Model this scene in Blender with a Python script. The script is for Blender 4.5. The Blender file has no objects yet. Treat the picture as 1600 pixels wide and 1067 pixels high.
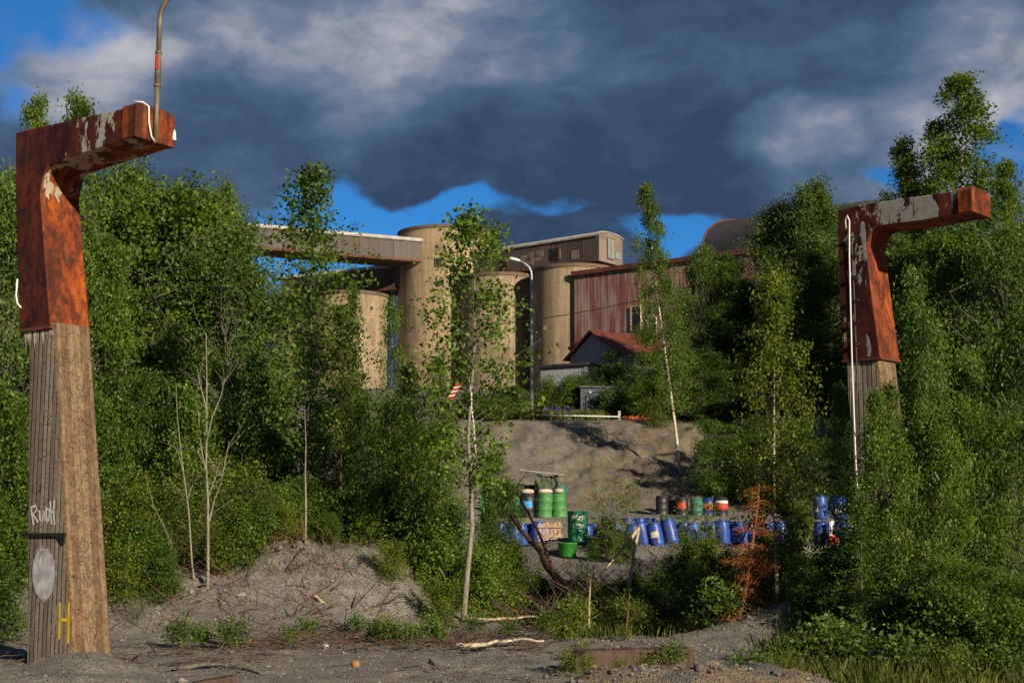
import bpy, math, random
import numpy as np
from mathutils import Vector, Matrix
R_ = math.radians
scn = bpy.context.scene
COL = scn.collection

# ------------------------------------------------------------------ camera
F = 2222.0; HY = 833.0; CX, CY = 800.0, 533.5
PITCH = math.atan((HY-CY)/F); SP, CP = math.sin(PITCH), math.cos(PITCH)
CZ = 1.6
cd = bpy.data.cameras.new('camera'); cam = bpy.data.objects.new('camera', cd); COL.objects.link(cam)
cd.sensor_width = 36.0; cd.lens = F/1600*36.0
cd.clip_end = 5000; cd.clip_start = 0.1
cam.location = (0, 0, CZ); cam.rotation_euler = (math.pi/2+PITCH, 0, 0)
cd.dof.use_dof = True; cd.dof.focus_distance = 20.5; cd.dof.aperture_fstop = 4.5
scn.camera = cam

def ray(px, py):
    u = (px-CX)/F; v = (CY-py)/F
    return Vector((u, CP-v*SP, SP+v*CP))
def at(px, py, Y):
    d = ray(px, py); return Vector((0, 0, CZ)) + d*(Y/d.y)

# ------------------------------------------------------------------ sun, sky, exposure
SUN_AZ, SUN_EL = R_(36), R_(20)      # azimuth from straight behind the camera towards the right
sdir = Vector((math.sin(SUN_AZ)*math.cos(SUN_EL), -math.cos(SUN_AZ)*math.cos(SUN_EL), math.sin(SUN_EL)))
sl = bpy.data.lights.new('sun', 'SUN'); sun = bpy.data.objects.new('sun', sl); COL.objects.link(sun)
sl.energy = 4.6; sl.angle = R_(0.5); sl.color = (1.0, 0.87, 0.68)
sun.rotation_euler = sdir.to_track_quat('Z', 'Y').to_euler()
scn.view_settings.view_transform = 'Standard'; scn.view_settings.look = 'None'
scn.view_settings.exposure = 0.38; scn.view_settings.gamma = 1.0

class NT:
    def __init__(s, tree): s.t = tree; s.n = tree.nodes; s.l = tree.links
    def new(s, typ, **kw):
        n = s.n.new(typ)
        for k, v in kw.items():
            if k.startswith('i_'):
                key = k[2:].replace('_', ' ')
                n.inputs[key].default_value = v
            elif k.startswith('x'): n.inputs[int(k[1:])].default_value = v
            else: setattr(n, k, v)
        return n
    def link(s, a, b): s.l.new(a, b)
    def val(s, x, inp):
        if hasattr(x, 'is_output') or isinstance(x, bpy.types.NodeSocket): s.l.new(x, inp)
        else: inp.default_value = x
    def math(s, op, a, b=0.0, c=0.0, clamp=False):
        n = s.n.new('ShaderNodeMath'); n.operation = op; n.use_clamp = clamp
        s.val(a, n.inputs[0]); s.val(b, n.inputs[1]); s.val(c, n.inputs[2]); return n.outputs[0]
    def vmath(s, op, a, b=(0, 0, 0)):
        n = s.n.new('ShaderNodeVectorMath'); n.operation = op
        s.val(a, n.inputs[0]); s.val(b, n.inputs[1])
        return n.outputs[1] if op in ('LENGTH', 'DISTANCE', 'DOT_PRODUCT') else n.outputs[0]
    def map(s, v, a, b, c=0.0, d=1.0, smooth=True):
        n = s.n.new('ShaderNodeMapRange'); n.interpolation_type = 'SMOOTHSTEP' if smooth else 'LINEAR'
        s.val(v, n.inputs[0]); n.inputs[1].default_value = a; n.inputs[2].default_value = b
        n.inputs[3].default_value = c; n.inputs[4].default_value = d; return n.outputs[0]
    def mix(s, fac, a, b, mode='MIX'):
        n = s.n.new('ShaderNodeMix'); n.data_type = 'RGBA'; n.blend_type = mode; n.clamp_result = False
        s.val(fac, n.inputs[0])
        for x, i in ((a, 6), (b, 7)):
            if isinstance(x, (tuple, list)): n.inputs[i].default_value = (*x[:3], 1)
            else: s.l.new(x, n.inputs[i])
        return n.outputs[2]
    def noise(s, vec, scale, detail=4, rough=0.5, dist=0.0, dim='3D'):
        n = s.n.new('ShaderNodeTexNoise'); n.noise_dimensions = dim
        if vec is not None: s.l.new(vec, n.inputs['Vector'])
        n.inputs['Scale'].default_value = scale; n.inputs['Detail'].default_value = detail
        n.inputs['Roughness'].default_value = rough; n.inputs['Distortion'].default_value = dist
        return n.outputs[0]
    def mapping(s, vec, scale=(1, 1, 1), loc=(0, 0, 0), rot=(0, 0, 0)):
        n = s.n.new('ShaderNodeMapping'); s.l.new(vec, n.inputs[0])
        n.inputs['Location'].default_value = loc; n.inputs['Scale'].default_value = scale; n.inputs['Rotation'].default_value = rot
        return n.outputs[0]
    def ramp(s, fac, stops):
        n = s.n.new('ShaderNodeValToRGB'); s.l.new(fac, n.inputs[0]); e = n.color_ramp.elements
        while len(e) < len(stops): e.new(0.5)
        for el, (p, c) in zip(e, stops): el.position = p; el.color = (*c[:3], 1)
        return n.outputs[0]

w = bpy.data.worlds.new('World'); scn.world = w; w.use_nodes = True
T = NT(w.node_tree); T.n.clear()
out = T.new('ShaderNodeOutputWorld'); bg = T.new('ShaderNodeBackground'); bg.inputs[1].default_value = 0.1
T.link(bg.outputs[0], out.inputs[0])
sky = T.new('ShaderNodeTexSky'); sky.sky_type = 'NISHITA'; sky.sun_disc = False
sky.sun_elevation = SUN_EL; sky.sun_rotation = math.pi-SUN_AZ
sky.air_density = 1.0; sky.dust_density = 0.0; sky.ozone_density = 6.0; sky.altitude = 1500
tc = T.new('ShaderNodeTexCoord'); D = tc.outputs['Generated']
wn = T.new('ShaderNodeTexNoise'); wn.inputs['Scale'].default_value = 7; wn.inputs['Detail'].default_value = 5
T.link(D, wn.inputs['Vector'])
woff = T.vmath('SUBTRACT', wn.outputs[1], (0.5, 0.5, 0.5))
wsc = T.new('ShaderNodeVectorMath'); wsc.operation = 'SCALE'; T.link(woff, wsc.inputs[0]); wsc.inputs[3].default_value = 0.10
DW = T.vmath('ADD', D, wsc.outputs[0])
def blob(px, py, rx, ry, soft=1.0, vec=None):
    """falloff around one direction of the sky, rx/ry in pixels of the photo"""
    c = ray(px, py).normalized()
    m = T.new('ShaderNodeVectorMath'); m.operation = 'SUBTRACT'; T.link(vec or DW, m.inputs[0]); m.inputs[1].default_value = c
    m2 = T.new('ShaderNodeVectorMath'); m2.operation = 'MULTIPLY'; T.link(m.outputs[0], m2.inputs[0])
    m2.inputs[1].default_value = (F/rx, 0, F/ry)
    ln = T.vmath('LENGTH', m2.outputs[0])
    return T.map(ln, 1.0+soft*0.5, max(0.0, 1.0-soft*0.5), 0, 1)
def total(lst):
    r = 0.0
    for b, wgt in lst: r = T.math('MULTIPLY_ADD', b, wgt, r)
    return r
n1 = T.noise(T.mapping(D, (1, 1, 2.1)), 5.0, 8, 0.56, 0.25)
n2 = T.noise(T.mapping(D, (1, 1, 1.6), (3, 1, 7)), 13.0, 7, 0.55, 0.5)
n3 = T.noise(T.mapping(D, (1, 1, 1.8), (9, 4, 2)), 34.0, 8, 0.66, 0.6)
n4 = T.noise(T.mapping(D, (1, 1, 2.6), (2, 7, 5)), 9.0, 9, 0.66, 0.3)
hole = total([(blob(10, 25, 150, 60, 1.2), .9), (blob(0, 140, 45, 50, 1.2), .55), (blob(520, 300, 70, 42, 1.0), .85), (blob(650, 350, 150, 30, .9), .95),
              (blob(440, 400, 130, 60, 1.0), .9), (blob(1060, 385, 110, 34, .9), .9), (blob(880, 335, 60, 15, 1.2), .6),
              (blob(1595, 225, 38, 50, 1.1), .9), (blob(1390, 280, 60, 16, 1.0), .6)])
hole = T.math('ADD', hole, T.math('MULTIPLY', T.math('SUBTRACT', n2, 0.5), 1.5))
hole = T.math('ADD', hole, T.math('MULTIPLY', T.math('SUBTRACT', n3, 0.5), 0.5))
holem = T.map(hole, 0.28, 0.86)
bright = total([(blob(520, 40, 300, 110, 1.6), .60), (blob(90, 115, 130, 90, .8), .50), (blob(280, 180, 260, 130, 1.6), .30), (blob(1580, 110, 170, 150, 1.5), .52),
                (blob(1420, 260, 220, 100, .7), .34), (blob(1250, 225, 90, 50, .6), .24), (blob(1000, 60, 500, 100, 1.6), .12), (blob(440, 310, 90, 30, 1.2), .15)])
bright = T.math('ADD', bright, T.math('MULTIPLY', T.math('SUBTRACT', n1, 0.5), 0.75))
bright = T.math('ADD', bright, T.math('MULTIPLY', T.math('SUBTRACT', n2, 0.5), 0.72))
bright = T.math('ADD', bright, T.math('MULTIPLY', T.math('SUBTRACT', n3, 0.5), 0.36))
bright = T.math('ADD', bright, T.math('MULTIPLY', T.math('SUBTRACT', n4, 0.5), 0.42))
cloud = T.ramp(bright, [(0.0, (.034, .062, .120)), (0.20, (.050, .092, .168)), (0.40, (.080, .138, .228)), (0.62, (.17, .215, .305)), (1.0, (.52, .52, .55))])
csc = T.new('ShaderNodeVectorMath'); csc.operation = 'SCALE'; T.link(cloud, csc.inputs[0]); csc.inputs[3].default_value = 7.9
skyc = T.mix(1.0, sky.outputs[0], (.26, .66, .84), 'MULTIPLY')
T.link(T.mix(holem, csc.outputs[0], skyc), bg.inputs[0])

# ------------------------------------------------------------------ materials
def principled(name):
    m = bpy.data.materials.new(name); m.use_nodes = True; t = NT(m.node_tree)
    p = t.n['Principled BSDF']; return m, t, p
def objco(t):
    return t.new('ShaderNodeTexCoord').outputs['Object']
def bump(t, p, h, strength=0.5, dist=0.02):
    b = t.new('ShaderNodeBump'); b.inputs['Strength'].default_value = strength; b.inputs['Distance'].default_value = dist
    t.link(h, b.inputs['Height']); t.link(b.outputs[0], p.inputs['Normal'])
def simple(name, col, rough=0.7, metal=0.0, var=0.25, scale=6.0, bmp=0.15, dirt=None, dirtamt=0.4):
    m, t, p = principled(name); c = objco(t)
    n = t.noise(c, scale, 6, 0.6); f = t.map(n, .3, .7, 1-var, 1+var*.6)
    cc = t.mix(1.0, col, f, 'MULTIPLY')
    if dirt:
        g = t.map(t.noise(t.mapping(c, (1, 1, .35), (5, 2, 1)), scale*.7, 7, .65), .5, .68, 0, dirtamt)
        cc = t.mix(g, cc, dirt)
    t.link(cc, p.inputs['Base Color']); p.inputs['Roughness'].default_value = rough; p.inputs['Metallic'].default_value = metal
    if bmp: bump(t, p, t.noise(c, scale*5, 4, .6), bmp, .01)
    return m
def leafmat(name, c0, c1, c2, trans=0.42, rough=0.5, hue=0.0):
    m, t, p = principled(name)
    a = t.new('ShaderNodeAttribute'); a.attribute_name = 'rnd'
    oi = t.new('ShaderNodeObjectInfo')
    big = t.noise(objco(t), 1.1, 3, .5)
    f = t.math('ADD', a.outputs['Fac'], t.math('MULTIPLY', t.math('SUBTRACT', big, .5), .9))
    f = t.math('ADD', f, t.math('MULTIPLY', t.math('SUBTRACT', oi.outputs['Random'], .5), .25))
    c = t.ramp(f, [(0.05, c0), (0.5, c1), (1.0, c2)])
    t.link(c, p.inputs['Base Color']); p.inputs['Roughness'].default_value = rough; p.inputs['Specular IOR Level'].default_value = .35
    tr = t.new('ShaderNodeBsdfTranslucent'); t.link(t.mix(1.0, c, (1.2, 1.25, .40), 'MULTIPLY'), tr.inputs[0])
    ms = t.new('ShaderNodeMixShader'); ms.inputs[0].default_value = trans
    t.link(p.outputs[0], ms.inputs[1]); t.link(tr.outputs[0], ms.inputs[2]); t.link(ms.outputs[0], t.n['Material Output'].inputs[0])
    return m
def bark(name, col, dark, scale=8, marks=False, col2=None):
    m, t, p = principled(name); c = objco(t)
    if marks:   # birch: pale with dark horizontal dashes
        n = t.noise(t.mapping(c, (1.5, 1.5, 9)), 3.0, 6, .7); f = t.map(n, .54, .62)
    else:
        n = t.noise(t.mapping(c, (4, 4, .8)), scale, 6, .7); f = t.map(n, .42, .7)
    cc = t.mix(f, col, dark)
    if col2: cc = t.mix(t.map(t.noise(c, 2.0, 4, .6), .45, .6), cc, col2)
    t.link(cc, p.inputs['Base Color']); p.inputs['Roughness'].default_value = .85; bump(t, p, n, .4, .01); return m

M = {}
M['leaf_broad'] = leafmat('leaves broad', (.048, .085, .009), (.108, .195, .020), (.22, .31, .032))
M['leaf_willow'] = leafmat('leaves willow', (.058, .095, .016), (.118, .205, .032), (.23, .32, .060))
M['leaf_birch'] = leafmat('leaves birch', (.052, .088, .009), (.118, .200, .020), (.24, .31, .032))
M['leaf_yellow'] = leafmat('leaves fresh', (.060, .095, .009), (.14, .20, .016), (.30, .33, .030))
M['leaf_dark'] = leafmat('leaves dark', (.034, .064, .009), (.074, .146, .020), (.155, .235, .032))
M['leaf_rust'] = leafmat('needles brown', (.24, .065, .010), (.46, .14, .024), (.62, .25, .06), .25)
M['grass'] = leafmat('grass blades', (.055, .080, .012), (.12, .155, .022), (.26, .24, .07), .3)
M['lupin'] = leafmat('lupin flowers', (.06, .02, .22), (.12, .05, .45), (.25, .12, .6), .2)
M['bark_grey'] = bark('bark grey', (.17, .155, .105), (.055, .047, .035))
M['bark_pale'] = bark('bark pale', (.27, .245, .18), (.12, .10, .07))
M['bark_birch'] = bark('bark birch', (.66, .58, .46), (.05, .04, .035), marks=True, col2=(.52, .40, .27))
M['birch_log'] = bark('birch log', (.62, .54, .40), (.22, .16, .11), 4)
M['bark_dark'] = bark('bark dark', (.075, .055, .04), (.03, .022, .016))
M['bark_red'] = bark('bark red', (.21, .090, .045), (.08, .038, .022))
M['wood_pale'] = bark('wood pale', (.55, .42, .25), (.25, .16, .08), 5)
M['twig'] = bark('twig brown', (.095, .068, .050), (.045, .028, .02))

def make_ground_mat():
    m, t, p = principled('gravel ground'); c = objco(t)
    soil = t.new('ShaderNodeAttribute'); soil.attribute_name = 'soil'
    moss = t.new('ShaderNodeAttribute'); moss.attribute_name = 'moss'
    n = t.noise(c, .9, 8, .62); n_ = t.noise(c, 7.0, 8, .7)
    base = t.mix(t.map(n, .35, .65), (.185, .170, .148), (.295, .265, .215))
    base = t.mix(t.map(n_, .42, .62, 0, .55), base, (.130, .118, .102))
    v = t.new('ShaderNodeTexVoronoi'); t.link(c, v.inputs[0]); v.inputs['Scale'].default_value = 30; v.inputs['Randomness'].default_value = 1
    sp = t.map(v.outputs[0], .08, .45)
    vc = t.new('ShaderNodeSeparateColor'); t.link(v.outputs[1], vc.inputs[0])
    stone = t.ramp(vc.outputs[0], [(0, (.09, .08, .07)), (.5, (.22, .20, .17)), (.8, (.32, .29, .25)), (1, (.5, .46, .39))])
    base = t.mix(t.math('MULTIPLY', t.math('SUBTRACT', 1.0, sp), .75), base, stone)
    v2 = t.new('ShaderNodeTexVoronoi'); t.link(c, v2.inputs[0]); v2.inputs['Scale'].default_value = 85
    s2 = t.new('ShaderNodeSeparateColor'); t.link(v2.outputs[1], s2.inputs[0])
    base = t.mix(.5, base, t.mix(1.0, base, t.map(s2.outputs[1], 0, 1, .45, 1.75, False), 'MULTIPLY'))
    sc = t.mix(t.map(n_, .38, .6), (.27, .195, .105), (.17, .135, .09)); sc = t.mix(t.map(t.noise(c, 1.7, 6, .65), .5, .6), sc, (.12, .115, .105)); sc = t.mix(t.math('MULTIPLY', t.math('SUBTRACT', 1.0, sp), .6), sc, stone)
    base = t.mix(t.math('MULTIPLY', soil.outputs['Fac'], t.map(t.noise(c, 3.0, 6, .65), .36, .5)), base, sc)
    base = t.mix(t.math('MULTIPLY', moss.outputs['Fac'], t.map(t.noise(c, 1.3, 7, .7), .42, .6)), base, (.055, .075, .018))
    t.link(base, p.inputs['Base Color']); p.inputs['Roughness'].default_value = .95
    h = t.math('ADD', t.math('MULTIPLY', n_, 2.0), t.math('ADD', t.math('SUBTRACT', 1.0, sp), t.math('MULTIPLY', v2.outputs[0], .5)))
    bump(t, p, h, .9, .03)
    return m
M['ground'] = make_ground_mat()

def make_rust(name, paint_lo, paint_hi, bright=1.0, pale=(.47, .45, .37), zw=(5.2, 6.3, .03), xw=None):
    m, t, p = principled(name); c = objco(t)
    a = t.noise(t.mapping(c, (1, 1, .45)), 2.2, 8, .68, .6); b = t.noise(c, 11, 8, .75)
    d = t.noise(t.mapping(c, (6, 6, .35), (2, 8, 1)), 1.6, 6, .65)
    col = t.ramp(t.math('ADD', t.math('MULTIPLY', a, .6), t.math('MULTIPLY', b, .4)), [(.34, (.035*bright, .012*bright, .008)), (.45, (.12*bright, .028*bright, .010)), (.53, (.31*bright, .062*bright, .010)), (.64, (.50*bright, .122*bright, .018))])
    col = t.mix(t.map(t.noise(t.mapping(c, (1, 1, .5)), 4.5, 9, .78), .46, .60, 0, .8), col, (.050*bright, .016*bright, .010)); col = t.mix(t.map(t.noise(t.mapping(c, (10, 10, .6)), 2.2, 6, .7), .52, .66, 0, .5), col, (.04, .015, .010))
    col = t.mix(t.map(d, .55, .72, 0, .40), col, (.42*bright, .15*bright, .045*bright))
    pm = t.noise(t.mapping(c, (1.3, 1.3, .55), (4.2, 1.1, 3.3)), 2.6, 10, .66, .35)
    # paint survives mostly high up
    sep = t.new('ShaderNodeSeparateXYZ'); t.link(c, sep.inputs[0])
    pm = t.math('ADD', pm, t.map(sep.outputs[2], zw[0], zw[1], -.04, zw[2], True))
    if xw: pm = t.math('ADD', pm, t.math('MULTIPLY', t.map(sep.outputs[0], xw[0], xw[0]+.3), t.map(sep.outputs[0], xw[1], xw[1]-.3, 0, xw[2])))
    pm = t.math('ADD', pm, t.math('MULTIPLY', t.math('SUBTRACT', t.noise(t.mapping(c, (9, 9, 3.5)), 3, 8, .8), .5), .26))
    msk = t.map(pm, paint_lo, paint_hi)
    pc = t.mix(t.map(b, .4, .65), pale, (.30, .25, .17))
    col = t.mix(msk, col, pc)
    t.link(col, p.inputs['Base Color']); p.inputs['Roughness'].default_value = .8
    p.inputs['Specular IOR Level'].default_value = .25
    h = t.math('ADD', t.math('MULTIPLY', b, .6), t.math('MULTIPLY', msk, .5)); bump(t, p, h, .6, .012)
    return m
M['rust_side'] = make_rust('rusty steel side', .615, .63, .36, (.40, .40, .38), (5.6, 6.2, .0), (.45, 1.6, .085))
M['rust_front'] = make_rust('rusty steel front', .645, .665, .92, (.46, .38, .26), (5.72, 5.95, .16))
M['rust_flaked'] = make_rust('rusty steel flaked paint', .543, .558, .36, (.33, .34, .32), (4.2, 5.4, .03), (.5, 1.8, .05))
M['rust_plain'] = make_rust('rusty steel plain', .74, .77, .85)

def make_concrete(name, col_a, col_b, axis, cracks):
    m, t, p = principled(name); c = objco(t)
    sep = t.new('ShaderNodeSeparateXYZ'); t.link(c, sep.inputs[0]); u = sep.outputs[axis]
    wob = t.noise(t.mapping(c, (.2, .2, 1.2)), 1.5, 3)
    uu = t.math('ADD', u, t.math('MULTIPLY', wob, .02))
    per = .078 if not cracks else .10
    fr = t.math('FRACT', t.math('DIVIDE', uu, per))
    groove = t.math('MAXIMUM', t.map(fr, .20, .06), t.map(fr, .80, .96))
    brk = t.map(t.noise(t.mapping(c, (9, 9, 1.6)), 2.0, 5, .6), .30, .50)
    groove = t.math('MULTIPLY', groove, brk)
    idn = t.new('ShaderNodeTexWhiteNoise'); idn.noise_dimensions = '1D'; t.link(t.math('FLOOR', t.math('DIVIDE', uu, per)), idn.inputs['W'])
    streak = t.noise(t.mapping(c, (14, 14, .5)), 1.5, 8, .7)
    blotch = t.noise(t.mapping(c, (1, 1, .5)), 2.2, 8, .65)
    col = t.mix(t.map(t.math('ADD', t.math('MULTIPLY', streak, .7), t.math('MULTIPLY', idn.outputs[0], .3)), .3, .72), col_a, col_b)
    col = t.mix(t.map(blotch, .48, .68, 0, .6 if cracks else .3), col, (.24, .125, .06))
    col = t.mix(t.map(t.noise(c, 24, 8, .75), .44, .62, 0, .6), col, (.06, .042, .028)); col = t.mix(t.map(t.noise(t.mapping(c, (7, 7, 1.2), (1, 5, 2)), 3, 8, .7), .50, .68, 0, .45), col, (.34, .25, .15))
    col = t.mix(t.math('MULTIPLY', groove, .85 if not cracks else .25), col, (.035, .026, .02))
    h = t.math('SUBTRACT', t.math('MULTIPLY', t.noise(c, 40, 5, .7), .3), t.math('MULTIPLY', groove, .9 if not cracks else .3))
    if cracks:
        v = t.new('ShaderNodeTexVoronoi'); v.feature = 'DISTANCE_TO_EDGE'; v.inputs['Scale'].default_value = 24
        wn_ = t.new('ShaderNodeTexNoise'); wn_.inputs['Scale'].default_value = 9; t.link(c, wn_.inputs[0])
        o = t.vmath('ADD', t.mapping(c, (1, 1, .8)), t.vmath('MULTIPLY', wn_.outputs[1], (.09, .09, .09))); t.link(o, v.inputs[0])
        cr = t.map(v.outputs[0], .055, .01); cr = t.math('MULTIPLY', cr, t.map(t.noise(c, 7, 6, .7), .46, .56))
        lime = t.map(v.outputs[0], .10, .02, 0, .25)
        col = t.mix(lime, col, (.30, .21, .13)); col = t.mix(t.math('MULTIPLY', cr, .85), col, (.03, .02, .015))
        h = t.math('SUBTRACT', h, cr)
    t.link(col, p.inputs['Base Color']); p.inputs['Roughness'].default_value = .9; p.inputs['Specular IOR Level'].default_value = .25
    bump(t, p, h, .8, .012)
    return m
M['conc_side'] = make_concrete('board marked concrete', (.15, .125, .095), (.27, .24, .195), 0, False)
M['conc_front'] = make_concrete('stained concrete', (.135, .082, .044), (.285, .195, .110), 1, True)

def make_silo(name, a, b):
    m, t, p = principled(name); c = objco(t)
    sep = t.new('ShaderNodeSeparateXYZ'); t.link(c, sep.inputs[0])
    ring = t.math('FRACT', t.math('DIVIDE', sep.outputs[2], 1.15)); rl = t.map(ring, .06, .0, 0, .6)
    st = t.noise(t.mapping(c, (2.2, 2.2, .10)), 1.6, 8, .7); bl = t.noise(t.mapping(c, (1, 1, .6)), .5, 8, .65)
    col = t.mix(t.map(st, .34, .68), a, b)
    col = t.mix(t.map(bl, .46, .66, 0, .75), col, (.15, .11, .075))
    col = t.mix(t.map(t.noise(t.mapping(c, (3, 3, .08), (3, 3, 3)), 2, 6, .6), .58, .75, 0, .6), col, (.11, .075, .05))
    col = t.mix(rl, col, (.16, .12, .08))
    t.link(col, p.inputs['Base Color']); p.inputs['Roughness'].default_value = .92
    bump(t, p, t.noise(c, 3, 6, .65), .4, .1); return m
M['silo'] = make_silo('silo concrete', (.24, .178, .112), (.40, .305, .195))
M['tower'] = make_silo('tower concrete', (.29, .21, .120), (.45, .335, .20))

def make_sheet(name, a, b, st_col, per, axis=0, amt=.7, panel=2.2, thr=(.48, .62)):
    """corrugated/panelled cladding: vertical seams, running rust stains"""
    m, t, p = principled(name); c = objco(t)
    sep = t.new('ShaderNodeSeparateXYZ'); t.link(c, sep.inputs[0]); u = sep.outputs[axis]; z = sep.outputs[2]
    fr = t.math('FRACT', t.math('DIVIDE', u, panel)); seam = t.map(fr, .025, .0)
    fz = t.math('FRACT', t.math('DIVIDE', z, panel*1.6)); seam2 = t.map(fz, .02, .0, 0, .7)
    wv = t.math('SINE', t.math('MULTIPLY', u, 6.283/per))
    idn = t.new('ShaderNodeTexWhiteNoise'); idn.noise_dimensions = '2D'
    cb = t.new('ShaderNodeCombineXYZ'); t.link(t.math('FLOOR', t.math('DIVIDE', u, panel)), cb.inputs[0]); t.link(t.math('FLOOR', t.math('DIVIDE', z, panel*1.6)), cb.inputs[1]); t.link(cb.outputs[0], idn.inputs[0])
    col = t.mix(idn.outputs[0], a, b)
    s = t.noise(t.mapping(c, (1.5, 1.5, .13)), 1.3, 8, .66); s2 = t.noise(t.mapping(c, (5, 5, .25)), 1.6, 6, .7)
    col = t.mix(t.math('MULTIPLY', t.map(t.math('ADD', t.math('MULTIPLY', s, .65), t.math('MULTIPLY', s2, .35)), *thr), amt), col, st_col)
    col = t.mix(t.math('MULTIPLY', t.math('MAXIMUM', seam, seam2), .7), col, (.04, .03, .03))
    t.link(col, p.inputs['Base Color']); p.inputs['Roughness'].default_value = .7
    bump(t, p, wv, .12, .03); return m
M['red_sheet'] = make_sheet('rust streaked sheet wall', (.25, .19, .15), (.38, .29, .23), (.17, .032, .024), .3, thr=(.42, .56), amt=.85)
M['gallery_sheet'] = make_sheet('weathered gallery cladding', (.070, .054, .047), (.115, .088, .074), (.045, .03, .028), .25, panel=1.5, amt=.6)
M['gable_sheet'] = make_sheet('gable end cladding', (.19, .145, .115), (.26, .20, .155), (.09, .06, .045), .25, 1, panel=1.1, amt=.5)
M['grey_sheet'] = make_sheet('grey corrugated wall', (.28, .30, .32), (.35, .37, .39), (.15, .13, .11), .16, 0, .4, 1.6)
M['roof_light'] = simple('pale roof sheet', (.50, .46, .41), .6, 0, .25, 2)
M['roof_dark'] = simple('dark vault roof', (.030, .032, .040), .95, 0, .4, .5, .2, (.10, .06, .04), .3)
M['roof_red'] = simple('rusty red roof', (.15, .034, .020), .7, 0, .4, 1.5, .2, (.12, .03, .02), .6)
M['rust_trim'] = simple('rust trim', (.13, .038, .022), .8, 0, .4, 2)
M['galv'] = simple('galvanised post', (.36, .38, .40), .45, .3, .2, 3, .05)
M['lamp_glass'] = simple('lamp cover', (.65, .72, .78), .2, 0, .05, 3, 0)
M['pipe'] = simple('weathered pipe', (.19, .15, .095), .6, .2, .4, 8, .2, (.12, .06, .03))
M['black_steel'] = simple('black steel', (.018, .014, .013), .6, .1, .3, 12, .2, (.09, .03, .015), .5)
M['rope'] = simple('white cable', (.75, .73, .68), .6, 0, .1, 20, 0)
M['blue'] = simple('blue drum plastic', (.012, .070, .38), .42, 0, .35, 3, .08, (.11, .12, .13), .65)
M['blue3'] = simple('faded blue drum plastic', (.035, .12, .42), .55, 0, .3, 3, .08, (.16, .17, .17), .6)
M['blue2'] = simple('dark blue drum plastic', (.012, .040, .20), .42, 0, .25, 3, .05, (.08, .09, .10), .4)
M['blue_lid'] = simple('blue drum lid', (.010, .05, .30), .42, 0, .2, 5, .05)
M['green'] = simple('green drum paint', (.015, .20, .095), .45, 0, .2, 4, .05, (.05, .08, .04), .4)
M['green2'] = simple('faded green drum', (.065, .25, .060), .6, 0, .35, 6, .1, (.15, .20, .12), .6)
M['green3'] = simple('green tub plastic', (.035, .22, .030), .45, 0, .2, 3, .05)
M['teal'] = simple('teal drum paint', (.03, .17, .13), .6, 0, .3, 5, .1, (.06, .05, .04), .5)
M['blackd'] = simple('black drum', (.022, .022, .026), .5, 0, .3, 5, .1, (.09, .06, .04), .5)
M['band_blue'] = simple('light blue band', (.05, .32, .68), .6, 0, .1, 6, 0)
M['band_red'] = simple('red band', (.62, .055, .03), .6, 0, .2, 6, 0)
M['band_orange'] = simple('orange band', (.50, .13, .03), .6, 0, .2, 6, 0)
M['white'] = simple('white paint', (.72, .70, .66), .6, 0, .15, 8, 0)
M['sticker'] = simple('cream sticker', (.62, .52, .36), .7, 0, .2, 10, 0)
M['sack'] = simple('cream sack', (.52, .44, .33), .85, 0, .25, 5, .3)
M['pallet'] = simple('pallet wood', (.42, .29, .18), .85, 0, .3, 6, .2)
M['yellow'] = simple('yellow spray paint', (.85, .58, .015), .7, 0, .15, 14, 0)
M['silver'] = simple('silver spray paint', (.52, .51, .51), .65, 0, .35, 9, .1, (.27, .24, .20), .7)
M['blackpaint'] = simple('black spray paint', (.03, .025, .025), .8, 0, .3, 12, 0)
M['greypaint'] = simple('thin grey spray paint', (.13, .095, .07), .85, 0, .3, 12, 0)
M['lime'] = simple('lime drips', (.55, .48, .36), .8, 0, .35, 14, .1)
M['redpaint'] = simple('red plastic', (.55, .03, .015), .6, 0, .1, 8, 0)
M['orange'] = simple('orange plastic', (.62, .10, .02), .6, 0, .2, 6, 0)
M['dark'] = simple('dark opening', (.008, .008, .009), .9, 0, .1, 3, 0)
M['window'] = simple('dusty window', (.25, .29, .28), .35, 0, .3, 3, 0)
M['cabinet'] = simple('blue grey sheet steel', (.030, .042, .062), .6, .1, .5, 3, .1, (.04, .04, .05), .6)
M['rock'] = simple('grey rock', (.16, .145, .12), .95, 0, .45, 5, .7, (.07, .065, .055), .6)
M['rock_tan'] = simple('tan stone', (.42, .22, .08), .9, 0, .3, 8, .4)
M['timber'] = bark('old timber', (.085, .052, .034), (.03, .018, .012), 4)
M['net'] = simple('dark green tarp', (.06, .085, .045), .8, 0, .5, 4, .4, (.13, .11, .07), .6)

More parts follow.
